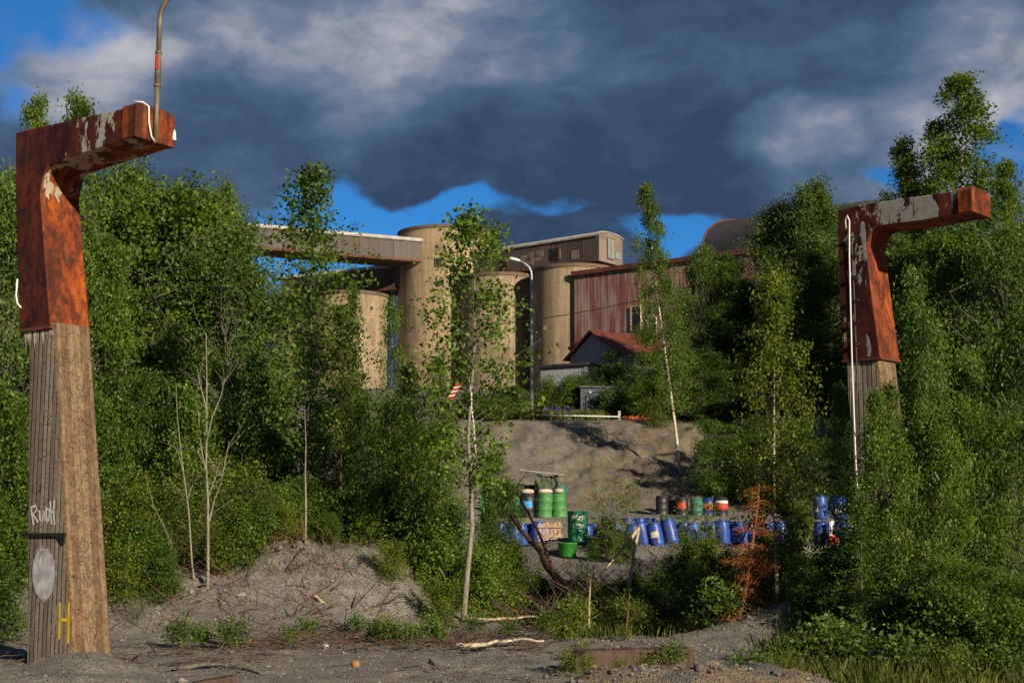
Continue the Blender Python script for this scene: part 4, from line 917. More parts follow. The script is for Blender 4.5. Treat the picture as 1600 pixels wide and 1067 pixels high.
def grow(seed, H, Rr, t0, nb, per, cl, leaf, mat, barkm, shape='oval', elev=35, droop=0.0, tr=.09, lean=.0, spread=.22, aspect=.62, stems=1, crook=.05, limb=1.0, nodes=9, topf=1.0, limbm=None, ub=.12, bends=None, nclump=0, pull=.5):
    """one plant: returns (wood mesh, leaf mesh). trunk(s) -> limbs -> twigs -> leaf clusters"""
    rg = np.random.default_rng(seed); rp_ = random.Random(seed); wood = MB(); P = []; CBs = []
    sh = {'oval': lambda t: max(0.0, math.sin(math.pi*min(1, max(0, t))**.8))**.75+.06, 'cone': lambda t: (1-t)**.8*.95+.05, 'column': lambda t: max(0.0, math.sin(math.pi*min(1, t)**.6))**.55*.9+.08,
          'round': lambda t: math.sqrt(max(0, 1-(2*t-.9)**2/1.25)), 'bush': lambda t: (1-t**2.2)*.9+.1}[shape]
    for s_ in range(stems):
        if stems > 1: az = rp_.uniform(0, 6.28); bx = Vector((math.cos(az), math.sin(az), 0))*Rr*rp_.uniform(.02, .16); ln = Vector((math.cos(az), math.sin(az), 0))*rp_.uniform(.1, .5)*Rr; Hs = H*rp_.uniform(.65, 1.0); trs = tr*.6
        else: bx = Vector((0, 0, 0)); ln = Vector((lean*H, 0, 0)); Hs = H; trs = tr
        ph = rp_.uniform(0, 6); tp = []
        for k in range(nodes+1):
            t = k/nodes; tp.append(bx+ln*t+Vector((crook*Hs*.35*math.sin(ph+t*5.1)*t**.5, crook*Hs*.35*math.cos(ph*1.7+t*4.3)*t**.5, Hs*topf*t)))
        if bends: tp = [p+Vector((bends[k], 0, 0)) for k, p in enumerate(tp)]
        tp[0].z = -.35
        wood.tube(tp, [trs*(1.15 if k == 0 else 1)*(1-.93*(k/nodes)) for k in range(nodes+1)], 8)
        def tpos(t):
            q_ = t*nodes; i = min(nodes-1, int(q_)); return tp[i].lerp(tp[i+1], q_-i)
        nbs = nb//stems
        clumps = [(lambda t_, a_, f_: tpos(t_)+Vector((math.cos(a_), math.sin(a_), 0))*Rr*max(.3, sh(t_))*f_+Vector((0, 0, Rr*.15)))(t0+(1-t0)*rp_.random(), rp_.uniform(0, 6.28), rp_.uniform(.35, 1.0)) for _ in range(int(nclump/stems))]
        for b_ in range(nbs):
            tt = (b_+rp_.random())/nbs; t = t0+(1-t0)*tt*.985; L = Rr*max(sh(tt), .42 if topf < 1 else 0)*rp_.uniform(.45, 1.22)*(1 if stems == 1 else .75)
            az = b_*2.399+rp_.uniform(-.5, .5); el = min(R_(80), R_(elev+rp_.uniform(-14, 14))*(.5+(1.3 if topf < 1 else .7)*tt))
            d0 = Vector((math.cos(az)*math.cos(el), math.sin(az)*math.cos(el), math.sin(el))); st_ = tpos(t); pts = [st_]
            for k in range(1, 5):
                f_ = k/4; pts.append(st_+d0*L*f_+Vector((0, 0, -droop*L*f_*f_))+Vector((rp_.uniform(-1, 1), rp_.uniform(-1, 1), rp_.uniform(-.6, .6)))*L*.05)
            br = max(.004, trs*.42*(1-tt*.75)*limb); wood.tube(pts, [br, br*.75, br*.5, br*.32, br*.12], 4, 1, cap=False)
            bcol = rp_.uniform(.25, .7)
            for c_ in range(per):
                f_ = .22+.78*((c_+rp_.random())/per); i = min(3, int(f_*4)); base = pts[i].lerp(pts[i+1], f_*4-i)
                off = Vector((rp_.gauss(0, 1), rp_.gauss(0, 1), rp_.gauss(0, .7)-droop*.6)); off.normalize(); off *= L*spread*rp_.uniform(.4, 1.3)*(1.15-f_*.5)+.02
                tip = base+off
                if clumps:
                    cc_ = min(clumps, key=lambda q_: (q_-tip).length_squared); tip = tip.lerp(cc_, pull)
                if per <= 9 or c_ % 3 == 0: wood.tube([base, base.lerp(tip, .5)+Vector((0, 0, .02)), tip], [br*.28, br*.18, br*.08], 3, 1, cap=False)
                m_ = max(2, int(cl*rp_.uniform(.6, 1.4))); tv = rg.random(m_)[:, None]; cl_p = np.array(base)+(np.array(tip)-np.array(base))*(.3+.8*tv)
                cl_p = cl_p+rg.normal(0, 1, (m_, 3))*np.array([1, 1, .6])*leaf*1.6
                P.append(cl_p); CBs.append(np.full(m_, bcol+rp_.uniform(-.12, .12)))
    P = np.concatenate(P); CBs = np.concatenate(CBs)
    lm = leaf_mesh('crown', P, leaf, mat, rg, aspect, ub, CBs); wm = wood.mesh('trunk', [barkm, limbm or barkm], True)
    return wm, lm, H, Rr

PRO = {}
PRO['broad'] = grow(1, 12, 4.2, .08, 150, 14, 22, .155, 'leaf_broad', 'bark_grey', 'round', 30, .1, .17, spread=.3, topf=.86, nclump=70)
PRO['broad2'] = grow(2, 11, 4.0, .06, 140, 13, 24, .16, 'leaf_willow', 'bark_grey', 'oval', 42, .0, .16, spread=.3, aspect=.42, topf=.86, nclump=60)
PRO['broad3'] = grow(3, 11, 3.8, .04, 140, 13, 22, .16, 'leaf_dark', 'bark_grey', 'oval', 28, .12, .15, spread=.3, topf=.87, nclump=60)
PRO['understorey'] = grow(4, 6, 2.6, .04, 132, 11, 17, .11, 'leaf_broad', 'bark_dark', 'oval', 35, .1, .06, spread=.33, stems=3, topf=.88, nclump=60)
PRO['understorey2'] = grow(5, 6, 2.6, .04, 132, 11, 16, .11, 'leaf_dark', 'bark_dark', 'oval', 30, .15, .06, spread=.33, stems=3, topf=.88, nclump=60)
PRO['birch'] = grow(6, 12, 2.3, .20, 120, 10, 17, .115, 'leaf_birch', 'bark_birch', 'column', 42, .8, .11, spread=.26, crook=.03, limb=.5, limbm='bark_grey', nclump=60)
PRO['birch2'] = grow(7, 12, 2.3, .12, 120, 10, 18, .12, 'leaf_birch', 'bark_birch', 'column', 46, .55, .12, spread=.28, crook=.03, limb=.5, limbm='bark_grey', topf=.95, nclump=50)
PRO['young_birch'] = grow(8, 5.2, 1.2, .14, 120, 9, 15, .058, 'leaf_yellow', 'bark_birch', 'oval', 34, .15, .040, spread=.3, crook=.03, lean=-.03, limb=.45, limbm='twig', topf=.96, nclump=60)
PRO['aspen'] = grow(9, 7.2, 1.3, .22, 76, 8, 12, .085, 'leaf_broad', 'bark_grey', 'oval', 45, .05, .030, spread=.22, crook=.02, aspect=.75, limb=.6, limbm='bark_grey')
PRO['aspen2'] = grow(10, 6.6, 1.35, .30, 70, 8, 9, .085, 'leaf_broad', 'bark_pale', 'oval', 42, .05, .052, spread=.24, crook=.02, bends=(0, .10, .19, .17, .11, .15, .18, .17, .14, .12), aspect=.75, limb=.6, limbm='bark_grey', nclump=45)
PRO['slender'] = grow(11, 5, .9, .15, 70, 7, 13, .075, 'leaf_broad', 'bark_pale', 'oval', 38, .1, .030, spread=.28, limbm='twig')
PRO['slender_red'] = grow(12, 5, .9, .40, 50, 7, 13, .075, 'leaf_birch', 'bark_red', 'oval', 38, .1, .030, spread=.28)
PRO['shrub'] = grow(13, 1.7, 1.0, .03, 90, 7, 11, .068, 'leaf_broad', 'bark_dark', 'bush', 40, .1, .020, spread=.38, stems=5, topf=.9)
PRO['shrub2'] = grow(14, 1.5, 1.0, .03, 85, 7, 10, .058, 'leaf_yellow', 'twig', 'bush', 45, .1, .016, spread=.38, stems=5, topf=.9)
PRO['shrub3'] = grow(15, 1.6, 1.0, .03, 85, 7, 11, .064, 'leaf_dark', 'twig', 'bush', 35, .1, .018, spread=.38, stems=5, topf=.9)
PRO['willow_bush'] = grow(16, 6.2, 2.5, .03, 200, 11, 17, .092, 'leaf_willow', 'bark_grey', 'oval', 45, .1, .06, spread=.32, stems=4, aspect=.42, topf=.88, nclump=100)
PRO['willow_bush2'] = grow(17, 5.0, 2.4, .03, 200, 11, 17, .085, 'leaf_broad', 'bark_grey', 'oval', 42, .15, .05, spread=.32, stems=5, aspect=.5, topf=.88, nclump=90)
PRO['herb'] = grow(18, .55, .38, .05, 40, 4, 5, .075, 'leaf_willow', 'twig', 'bush', 50, .1, .008, spread=.3, stems=6, aspect=.5)
PRO['herb2'] = grow(19, .5, .34, .05, 36, 4, 5, .05, 'leaf_yellow', 'twig', 'bush', 50, .1, .006, spread=.3, stems=6, aspect=.45)
PRO['twiggy'] = grow(20, 1.6, .9, .1, 60, 6, 4, .045, 'leaf_birch', 'twig', 'bush', 50, .0, .014, spread=.35, stems=6)
WF = {'broad': 1.45, 'broad2': 1.45, 'broad3': 1.4, 'understorey': 1.4, 'understorey2': 1.4, 'birch': 1.15, 'birch2': 1.2, 'willow_bush': 1.3, 'willow_bush2': 1.3, 'young_birch': 1.15, 'aspen': 1.1, 'aspen2': 1.1, 'slender': 1.0, 'slender_red': 1.0}

rgv = random.Random(77)
NAMES = {'broad': 'broadleaf_tree', 'broad2': 'willow_tree', 'broad3': 'broadleaf_tree', 'understorey': 'understorey_tree', 'understorey2': 'understorey_tree', 'birch': 'birch_tree', 'birch2': 'birch_tree', 'young_birch': 'birch_tree', 'aspen': 'aspen_tree', 'aspen2': 'aspen_tree',
         'slender': 'sapling', 'slender_red': 'sapling', 'shrub': 'shrub', 'shrub2': 'shrub', 'shrub3': 'shrub', 'willow_bush': 'willow_bush', 'willow_bush2': 'willow_bush', 'herb': 'herb_plant', 'herb2': 'herb_plant', 'twiggy': 'twiggy_shrub'}
def plant(pro, px, Y, top=None, hw=None, label=None, group=None, py=830, h=None, rot=None, tilt=None, dz=0.0):
    wm, lm, H, Rr = PRO[pro]; x = at(px, py, Y).x; z = G(x, Y)+dz
    if top is not None: h = at(px, top, Y).z-z
    if h is None: h = H
    sz = h/H; sx = sz if hw is None else (hw*Y/F)/Rr*WF.get(pro, 1)
    nm = NAMES[pro]; rt = thing(nm, (x, Y, z), label, nm.replace('_', ' ').replace('plant', 'herb') if nm != 'herb_plant' else 'herb', group)
    rt.rotation_euler = (0 if tilt is None else R_(tilt[1]), 0 if tilt is None else R_(tilt[0]), 0)
    for nme, me_ in (('trunk', wm), ('crown', lm)):
        o = link(nme, me_, rt); o.scale = (sx, sx, sz); o.rotation_euler.z = rgv.uniform(0, 6.28) if rot is None else rot
        if nme == 'trunk': rz_ = o.rotation_euler.z
        o.rotation_euler.z = rz_
    return rt
W1 = 'trees of the left wood'; W2 = 'trees right of the bank'; W3 = 'trees behind the right column'
T_ = [
 # left wood
 ('broad', 262, 36, 245, 150, 'big rounded tree just right of the left column'), ('broad2', 352, 35, 325, 118, 'pale willow crown sloping down towards the gallery'), ('broad2', 180, 38, 225, 100, 'tall crown directly behind the left rusty arm'),
 ('broad', 400, 37, 530, 50, 'lower rounded tree under the left end of the gallery'), ('broad', 335, 43, 250, 48, 'small pointed crown poking above the big rounded tree'), ('birch2', 96, 47, 127, 72, 'tallest pointed birch above the left column'),
 ('birch2', 25, 46, 132, 66, 'pointed birch top at the left edge of the sky'), ('broad2', 0, 34, 240, 110, 'willow crown left of the rusty column'), ('broad', 130, 34, 330, 80, 'dense tree half hidden by the rusty column'), ('understorey', 5, 30, 520, 85, 'dark low tree left of the concrete post'),
 ('understorey', 170, 30, 520, 75, 'understorey tree close right of the concrete post'), ('understorey2', 235, 31, 560, 80, 'dark understorey tree behind the pale bare saplings'), ('understorey', 300, 30, 540, 75, 'leafy understorey tree below the big rounded crown'),
 ('understorey2', 375, 30, 530, 75, 'dark understorey tree left of the slim aspen'), ('understorey', 440, 31, 600, 60, 'understorey tree around the foot of the slim aspen'), ('understorey2', 515, 30, 610, 55, 'dark tree behind the red stemmed sapling'),
 ('understorey2', 585, 29, 610, 55, 'dark low tree between the red stemmed sapling and the crooked aspen'), ('understorey2', 655, 33, 640, 60, 'dark low tree just left of the crooked aspen'), ('understorey2', 775, 37, 690, 42, 'small dark tree left of the ledge drums'),
 ('understorey2', 560, 50, 585, 50, 'dark tree filling the gap below the left silos'), ('understorey2', 615, 47, 600, 50, 'dark tree below the gap between left silo and tower'), ('understorey', 665, 50, 600, 45, 'bushy tree below the round tower'),
 # mid trees
 ('aspen', 478, 28, 262, 98, 'slim airy aspen rising before the gallery'), ('aspen', 545, 29, 440, 32, 'shorter aspen leaning into the silo view'), ('slender_red', 530, 27, 480, 55, 'slim sapling with an orange red stem'), ('aspen2', 604, 30, 470, 34, 'narrow dark aspen in front of the left silo'),
 ('slender', 640, 26, 570, 50, 'slender sapling left of the crooked aspen trunk'), ('aspen2', 722, 24.5, 335, 112, 'crooked pale stemmed aspen in front of the round tower'), ('slender', 685, 28, 560, 45, 'thin sapling behind the crooked aspen'),
 # bank and terrace
 ('birch', 1062, 60, 285, 48, 'tall white stemmed birch at the right of the gravel bank'), ('understorey', 795, 70, 585, 40, 'light bushy tree left of the street lamp'), ('understorey', 765, 66, 600, 45, 'bushy tree on the bank shoulder behind the crooked aspen'), ('shrub', 850, 74, 606, 30, 'green shrub right of the street lamp'),
 ('understorey2', 985, 74, 540, 45, 'dark tree hiding the right half of the small red roofed shed'), ('understorey', 1015, 69, 575, 40, 'tree between the metal kiosk and the tall birch'), ('understorey2', 1040, 72, 500, 45, 'dark tree behind the tall birch trunk'), ('understorey', 955, 82, 560, 30, 'small tree before the grey shed gable'),
 ('broad3', 1120, 80, 400, 62, 'dark tree in front of the shed wall right of the birch'), ('broad2', 1105, 74, 372, 50, 'willow crown in front of the vaulted roof edge'), ('broad2', 1232, 80, 305, 85, 'willow crown covering the vaulted roof'), ('broad2', 1290, 78, 268, 82, 'tallest willow crown left of the right column'),
 ('broad3', 1180, 74, 430, 70, 'dark tree behind the fresh green birch'), ('broad3', 1300, 71, 380, 80, 'dark tree behind the right column shaft'), ('broad3', 1105, 66, 545, 60, 'low dark tree at the foot of the tall birch'), ('understorey2', 1125, 57, 645, 52, 'low dark bush tree above the right ledge drums'), ('understorey2', 1155, 60, 660, 55, 'dark bush tree behind the red banded drum'),
 ('understorey2', 1215, 57, 640, 60, 'dark bush tree behind the end of the drum row'), ('understorey2', 1290, 54, 640, 60, 'dark bush tree behind the stacked blue drums'),
 ('understorey2', 1185, 69, 560, 50, 'dark bushy tree on the terrace behind the fresh birch'), ('understorey', 1245, 69, 565, 50, 'bushy tree on the terrace right of the fresh birch'), ('understorey2', 1330, 68, 540, 55, 'dark bushy tree on the terrace behind the right column'),
 ('broad3', 1150, 80, 378, 42, 'round dark tree before the foot of the vaulted roof'), ('slender', 1398, 20.9, 600, 42, 'leafy sapling screening the front of the right column post'),
 ('young_birch', 1213, 22.5, 420, 84, 'fresh green young birch with a slim white trunk'),
 # right
 ('birch', 1532, 62, 116, 105, 'tall weeping birch top above the right arm'), ('birch2', 1432, 64, 205, 72, 'pointed birch left of the weeping birch'), ('birch', 1488, 63, 188, 70, 'weeping birch side crown left of the tall one'), ('birch', 1600, 58, 250, 70, 'birch at the right edge behind the arm tip'),
 ('broad3', 1430, 60, 340, 85, 'dark tree filling the angle of the right column'), ('broad', 1520, 57, 330, 90, 'broad tree under the right rusty arm'), ('broad2', 1600, 54, 330, 90, 'willow at the right edge below the arm tip'),
 ('broad', 1700, 60, 300, 90, 'broad tree beyond the right edge of the wood'), ('broad3', 1790, 62, 320, 90, 'dark tree farthest out to the right'),
 ('willow_bush', 1500, 24.5, 400, 105, 'large willow bush right of the right column'), ('willow_bush', 1585, 22.5, 370, 105, 'large willow bush at the right picture edge'), ('willow_bush2', 1438, 20.3, 585, 90, 'leafy bush hiding the right column post'), ('willow_bush2', 1555, 21.2, 560, 100, 'near leafy bush in the lower right'),
 ('willow_bush', 1480, 21.5, 520, 80, 'mid height willow bush beside the rusty hood'), ('slender', 1372, 20.4, 610, 42, 'slender leafy sapling before the right column post'), ('slender', 1345, 20.0, 780, 48, 'short sapling at the foot of the right column'), ('aspen', 1318, 26, 600, 40, 'thin sapling left of the right column'),
 ('willow_bush2', 1600, 17.6, 870, 85, 'nearest bush in the lower right corner'), ('willow_bush2', 1500, 19.0, 840, 80, 'low spreading bush in the lower right'),
]
for pro, px, Y, top, hw, lb in T_:
    grp = W1 if px < 700 else (W2 if px < 1300 else W3)
    tl = (-3.2, 0) if 'tall white stemmed' in lb else None
    if tl: 
        rt = plant(pro, px+2, Y, top, hw, lb, grp, tilt=(-6.0, 0))
    else: plant(pro, px, Y, top, hw, lb, grp, rot=0.0 if pro == 'aspen2' else None)

# shrubs on berm, mid ground
S = [
 ('shrub', 18, 24.5, 1.6, 'shrub left of the concrete post'), ('shrub3', 5, 21.5, 1.2, 'low dark shrub at the left edge'), ('shrub2', 190, 25.6, 1.5, 'yellow green shrub close right of the post'), ('shrub2', 235, 26.2, 1.7, 'yellow green shrub left of the bare saplings'), ('shrub', 205, 24.6, 1.0, 'low shrub on the berm slope by the post'),
 ('twiggy', 285, 25.8, 1.5, 'twiggy shrub around the left bare sapling'), ('twiggy', 335, 25.7, 1.6, 'twiggy shrub around the right bare sapling'), ('shrub2', 370, 26.5, 1.6, 'yellow green shrub right of the bare saplings'), ('twiggy', 400, 26.0, 1.4, 'reddish twiggy shrub left of the dirt mound'),
 ('shrub', 430, 26.9, 1.3, 'shrub behind the broken pale branch'), ('shrub3', 470, 27.2, 1.3, 'dark shrub on the mound crest'), ('shrub', 505, 27.0, 1.1, 'shrub on the mound top left of the hollow'), ('shrub3', 545, 27.2, 1.3, 'dark shrub at the mound top right'), ('shrub', 590, 27.2, 1.4, 'shrub behind the mound shoulder'),
 ('shrub3', 625, 26.5, 1.5, 'dark shrub at the right foot of the mound'), ('shrub', 665, 25.5, 1.5, 'shrub between slender sapling and crooked aspen'), ('shrub3', 690, 26.4, 1.8, 'tall dark shrub just left of the crooked trunk'), ('shrub', 745, 25.4, 1.4, 'shrub just right of the crooked trunk'), ('shrub2', 770, 26.5, 1.3, 'yellow green shrub below the left drums'),
 ('shrub', 785, 28.5, 1.1, 'shrub below the hanging green sheet'), ('shrub2', 690, 24.0, .8, 'low bright shrub before the crooked trunk'), ('shrub3', 260, 24.2, .9, 'dark shrub low on the berm slope'), ('shrub', 520, 25.7, .6, 'small tuft in the hollow of the mound'),
 ('twiggy', 955, 41, 2.5, 'thin leafy sapling in front of the middle blue drums'), ('shrub', 948, 41.5, 1.2, 'leafy shrub right of the green steel drum'), ('shrub', 972, 40.0, .9, 'leafy shrub below the middle blue drums'), ('shrub3', 928, 40.5, .6, 'low shrub at the foot of the green steel drum'),
 ('twiggy', 1085, 38, 2.0, 'thin sapling before the torn paper drum'), ('shrub2', 1095, 33, 1.3, 'yellow green shrub below the right drums'), ('shrub', 1060, 31, 1.1, 'shrub in the brush below the leaning drums'), ('shrub2', 1125, 29, 1.2, 'bright shrub left of the brown spruce'),
 ('shrub', 1030, 28, .9, 'low shrub above the old timber beam'), ('shrub2', 1075, 26, 1.1, 'bright shrub on the flat right of the pale sticks'), ('shrub3', 985, 28, .8, 'low dark shrub between the pale sticks'), 
 ('shrub', 1250, 24.5, 1.3, 'shrub right of the slim birch trunk'), ('shrub3', 1275, 27, 1.1, 'dark shrub below the stacked drums'), ('shrub', 1310, 23.5, 1.5, 'shrub left of the right column foot'), ('shrub', 1262, 21.3, .9, 'low shrub on the gravel ridge right of the birch'), ('shrub3', 1310, 20.4, .9, 'dark sprawling shrub on the gravel ridge'),
 ('shrub', 1420, 20.0, 1.3, 'shrub on the gravel right of the column foot'), ('shrub3', 1455, 18.5, 1.2, 'dark shrub at the lower right grass'), ('shrub', 1520, 16.8, 1.1, 'near shrub in the lower right grass'), ('shrub', 1590, 15.8, 1.0, 'near shrub in the lower right corner'), ('shrub3', 1395, 19.3, .8, 'dark shrub at the grass edge below the column'),
 ('shrub2', 815, 27, .9, 'low yellow green shrub under the leaning trunk'), ('shrub', 855, 29, .7, 'small shrub under the fallen trunk'), ('shrub2', 940, 27, .6, 'small bright shrub left of the short stake'),
 ('shrub', 893, 71.5, 2.5, 'dark green shrub between the lupins and the metal kiosk'), ('shrub3', 962, 69.6, 1.9, 'dark shrub at the right corner of the metal kiosk'), ('shrub2', 865, 72, 2.2, 'pale green shrub beside the lupins'), ('shrub', 1000, 67.5, 1.8, 'shrub at the end of the orange barrier'), ('shrub2', 1030, 65, 1.5, 'yellowish shrub on the bank edge'),  ('shrub2', 1252, 46, 1.5, 'yellow green shrub left of the stacked drums'), ('shrub2', 1230, 34, 1.3, 'yellow green shrub behind the birch foot'),
 ('shrub', 790, 33, 1.2, 'shrub screening the left blue drums'), ('twiggy', 830, 31, 1.0, 'twiggy shrub at the fallen trunk top'), ('twiggy', 905, 29.5, 1.0, 'twiggy brush below the green tub'), ('twiggy', 1010, 30, 1.1, 'twiggy brush below the leaning drums'), ('twiggy', 1060, 36, 1.2, 'bare brush before the right blue drums'),
]
for pro, px, Y, h_, lb in S: plant(pro, px, Y, None, None, lb, 'shrubs on the waste ground', h=h_)
HB = [(290, 20.3, 'herb', 'leafy herb on the gravel below the bare saplings'), (325, 20.6, 'herb', 'second leafy herb tuft below the bare saplings'), (372, 20.2, 'herb', 'leafy herb before the twig heap'), (455, 20.4, 'herb2', 'small bright herb at the twig heap'),
 (612, 20.8, 'herb', 'leafy herb left of the pale log'), (640, 20.6, 'herb', 'leafy herb at the left end of the pale log'), (680, 20.9, 'herb', 'leafy herb under the pale log'), (590, 21.2, 'herb', 'leafy herb in the brush by the mound foot'), (885, 17.0, 'herb2', 'willow herb growing left of the old timber beam'), (905, 18.2, 'herb2', 'bright herb behind the left end of the timber beam'),
 (915, 16.4, 'herb2', 'small herb before the timber beam'), (965, 16.2, 'herb2', 'thin herb standing before the middle of the timber beam'), (1010, 16.4, 'herb2', 'small herb before the right part of the timber beam'), (1055, 17.3, 'herb', 'leafy herb right of the timber beam'), (1150, 15.6, 'herb', 'broad leaved herb behind the soil heap'), (1185, 15.5, 'herb', 'broad leaved herb at the right of the soil heap'),
 (1215, 16.0, 'herb', 'tall broad leaved herb right of the soil heap'), (1245, 16.4, 'herb', 'broad leaved herb in the grass edge'), (1235, 17.5, 'herb', 'dark leafy herb on the gravel ridge'), (1285, 17, 'herb', 'herb in the grass below the ridge'), (1330, 17.8, 'herb', 'herb in the grass below the right column'), (1380, 17.0, 'herb2', 'bright herb deep in the right grass'), (1445, 16.2, 'herb', 'pale herb at the lower right rocks'),
 (1510, 15.6, 'herb', 'broad leaved herb in the lower right corner'), (1560, 15.2, 'herb', 'near broad leaved herb at the right edge'), (480, 22.6, 'herb', 'herb at the left foot of the dirt mound'), (560, 22.8, 'herb', 'herb at the middle foot of the dirt mound'), (745, 22.4, 'herb', 'herb right of the crooked trunk foot'), (800, 22.2, 'herb', 'herb behind the pale log'), (850, 22.0, 'herb', 'herb at the right end of the pale log'), (975, 21.5, 'herb2', 'bright herb behind the timber beam')]
for k, (px, Y, h_, lb) in enumerate([(195, 23.9, 1.0, 'scrubby bush at the foot of the berm by the post'), (235, 24.8, 1.2, 'scrubby bush on the berm left of the pale saplings'), (262, 25.3, 1.3, 'bush between the thin leaning stem and the pale saplings'), (350, 24.9, .9, 'bush low on the berm right of the forked pale sapling'),
    (378, 25.1, 1.2, 'bush at the left shoulder of the dirt mound'), (405, 25.6, 1.0, 'small bush on the left shoulder of the dirt mound'), (448, 26.2, .8, 'small bush on the crest under the grey branch'), (575, 26.4, .8, 'small bush on the right shoulder of the mound'), (215, 23.2, .6, 'low bush at the berm foot beside the post'), (610, 24.6, .7, 'low bush at the right foot of the mound')]):
    plant(['shrub2', 'shrub', 'twiggy'][k % 3], px, Y, None, None, lb, 'shrubs on the waste ground', h=h_)
for px, Y, pro, lb in HB: plant(pro, px, Y, None, None, lb, 'herbs on the gravel', h=rgv.uniform(.28, .42)*(.75 if 880 < px < 1060 else 1))
for k in range(20):
    Y = rgv.uniform(21.5, 25.5); plant(rgv.choice(['herb', 'herb2', 'herb2']), rgv.uniform(850, 1130), Y, None, None, 'small leafy herb growing in the grass below the drums', 'herbs in the grass below the drums', h=rgv.uniform(.3, .65))
for k in range(15):
    Y = rgv.uniform(14.2, 19.5); plant(rgv.choice(['herb', 'herb', 'herb2']), rgv.uniform(1230+(Y-14)*12, 1600), Y, None, None, 'small leafy herb growing among the grass in the lower right', 'herbs in the lower right grass', h=rgv.uniform(.3, .6))
for k, (px, Y, h_, lb) in enumerate([(1258, 30, 1.2, 'dark shrub behind the gravel ridge'), (1338, 29, 1.3, 'shrub behind the right column foot'), (1215, 26.5, 1.3, 'shrub low behind the birch foot'), (1180, 27.5, 1.4, 'shrub behind the brown spruce'), (1400, 23.8, 1.8, 'leafy shrub close behind the right column foot'), (1545, 17.6, 1.0, 'spreading shrub at the right grass edge'), (1350, 19.0, .8, 'low shrub before the right column foot')]):
    plant(['shrub', 'shrub3', 'shrub2'][k % 3], px, Y, None, None, lb, 'shrubs on the waste ground', h=h_)

# bare pale saplings
def bare(px0, Y, pts, r, label, mat='bark_pale', branches=()):
    P_ = [at(x, y, Y) for x, y in pts]; base = P_[0].copy(); base.z = min(base.z, G(base.x, Y)-.1); rt = thing('bare_sapling', P_[0], label, 'sapling', 'bare saplings')
    n = len(P_); mb = MB(); mb.tube([base-P_[0]]+[p-P_[0] for p in P_], [r]+[r*(1-.8*k/(n-1)) for k in range(n)], 8); mb.build('trunk', [mat], rt, True)
    rg_ = random.Random(px0)
    for br in branches:
        mb = MB(); B_ = [at(x, y, Y+rg_.uniform(-.3, .3)*(i > 0)) for i, (x, y) in enumerate(br)]; k_ = len(B_)
        mb.tube([p-P_[0] for p in B_], [r*.5*(1-.75*i/(k_-1)) for i in range(k_)], 6, cap=False)
        for q_ in range(7):
            i = rg_.randrange(k_-1); a_ = B_[i].lerp(B_[i+1], rg_.random())-P_[0]; d_ = Vector((rg_.uniform(-.4, .4), rg_.uniform(-.3, .3), rg_.uniform(.1, .5))); mb.tube([a_, a_+d_*.5+Vector((.02, 0, 0)), a_+d_], [r*.16, r*.1, r*.05], 4, cap=False)
        mb.build('limb', [mat], rt, True)
bare(1, 24.6, g('306,925 300,880 295,800 287,740 281,690 277,650 275,600'), .019, 'left pale bare sapling on the berm', branches=[g('292,782 300,760 306,735'), g('287,740 280,715 270,690'), g('293,790 285,775 283,770')])
bare(2, 24.4, g('325,915 325,860 325,780 322,730 323,650 323,580 322,520'), .030, 'right pale bare sapling with a forked stem', branches=[g('327,815 335,780 345,755 353,715 358,690'), g('326,775 335,750 343,725'), g('323,740 316,710 312,680 310,640'), g('323,690 332,650 345,620 352,590'), g('323,640 312,600 307,570')])
bare(3, 25.2, g('478,800 477,740 478,690 476,640'), .02, 'thin pale stem behind the slim aspen foot')
bare(4, 24.8, g('268,850 255,820 240,790 232,760 226,740'), .016, 'thin leaning bare stem left of the pale saplings', 'bark_grey')
bare(6, 25.4, g('695,900 668,860 655,835 648,800'), .02, 'thin bent grey stem below the crooked aspen', 'bark_grey')
bare(7, 22.8, g('920,975 921,935 923,905'), .022, 'short pale broken stake standing in the brush', 'wood_pale')
bare(8, 22.5, g('978,990 982,950 984,925'), .016, 'slim brown stake right of the broken one', 'bark_red')
# fallen / leaning poles
def pole(pts, Ys, r, mat, label, name='leaning_pole', cat='dead stem', side=0, group=None):
    P_ = [at(x, y, Y) for (x, y), Y in zip(pts, Ys)]; n = len(P_); mb = MB(); fine = []
    rg_ = random.Random(int(pts[0][0]))
    for i in range(n-1):
        for k in range(4): fine.append(P_[i].lerp(P_[i+1], k/4)+Vector((rg_.uniform(-1, 1), 0, rg_.uniform(-1, 1)))*r*.35)
    fine.append(P_[-1]); m = len(fine); mb.tube([p-P_[0] for p in fine], [r*(1-.55*k/(m-1))*rg_.uniform(.9, 1.1) for k in range(m)], 9)
    for q_ in range(side):
        a_ = fine[rg_.randrange(m)]-P_[0]; d_ = Vector((rg_.uniform(-.5, .5), rg_.uniform(-.4, .1), rg_.uniform(.0, .5))); mb.tube([a_, a_+d_*.6, a_+d_], [r*.25, r*.15, r*.06], 5, cap=False)
    o = mb.build(name, [mat], None, True); o.location = P_[0]; tag(o, label, cat, group); return o
pole(g('880,928 862,895 835,850 798,805'), (27, 27.6, 28.4, 29.2), .085, 'bark_red', 'reddish brown leaning dead trunk in front of the left drums', side=4)
pole(g('868,900 850,850 825,800 805,765'), (27.4, 27.6, 27.8, 28), .04, 'bark_red', 'thinner dead trunk leaning above the reddish one', side=5)
pole(g('999,822 975,855 945,890'), (27.5, 27, 26.4), .035, 'wood_pale', 'pale peeled stick leaning left in front of the drums', 'peeled_stick', 'stick')
pole(g('981,926 988,880 999,820'), (26.4, 26.8, 27.5), .045, 'wood_pale', 'pale peeled stick standing upright in front of the drums', 'peeled_stick', 'stick')
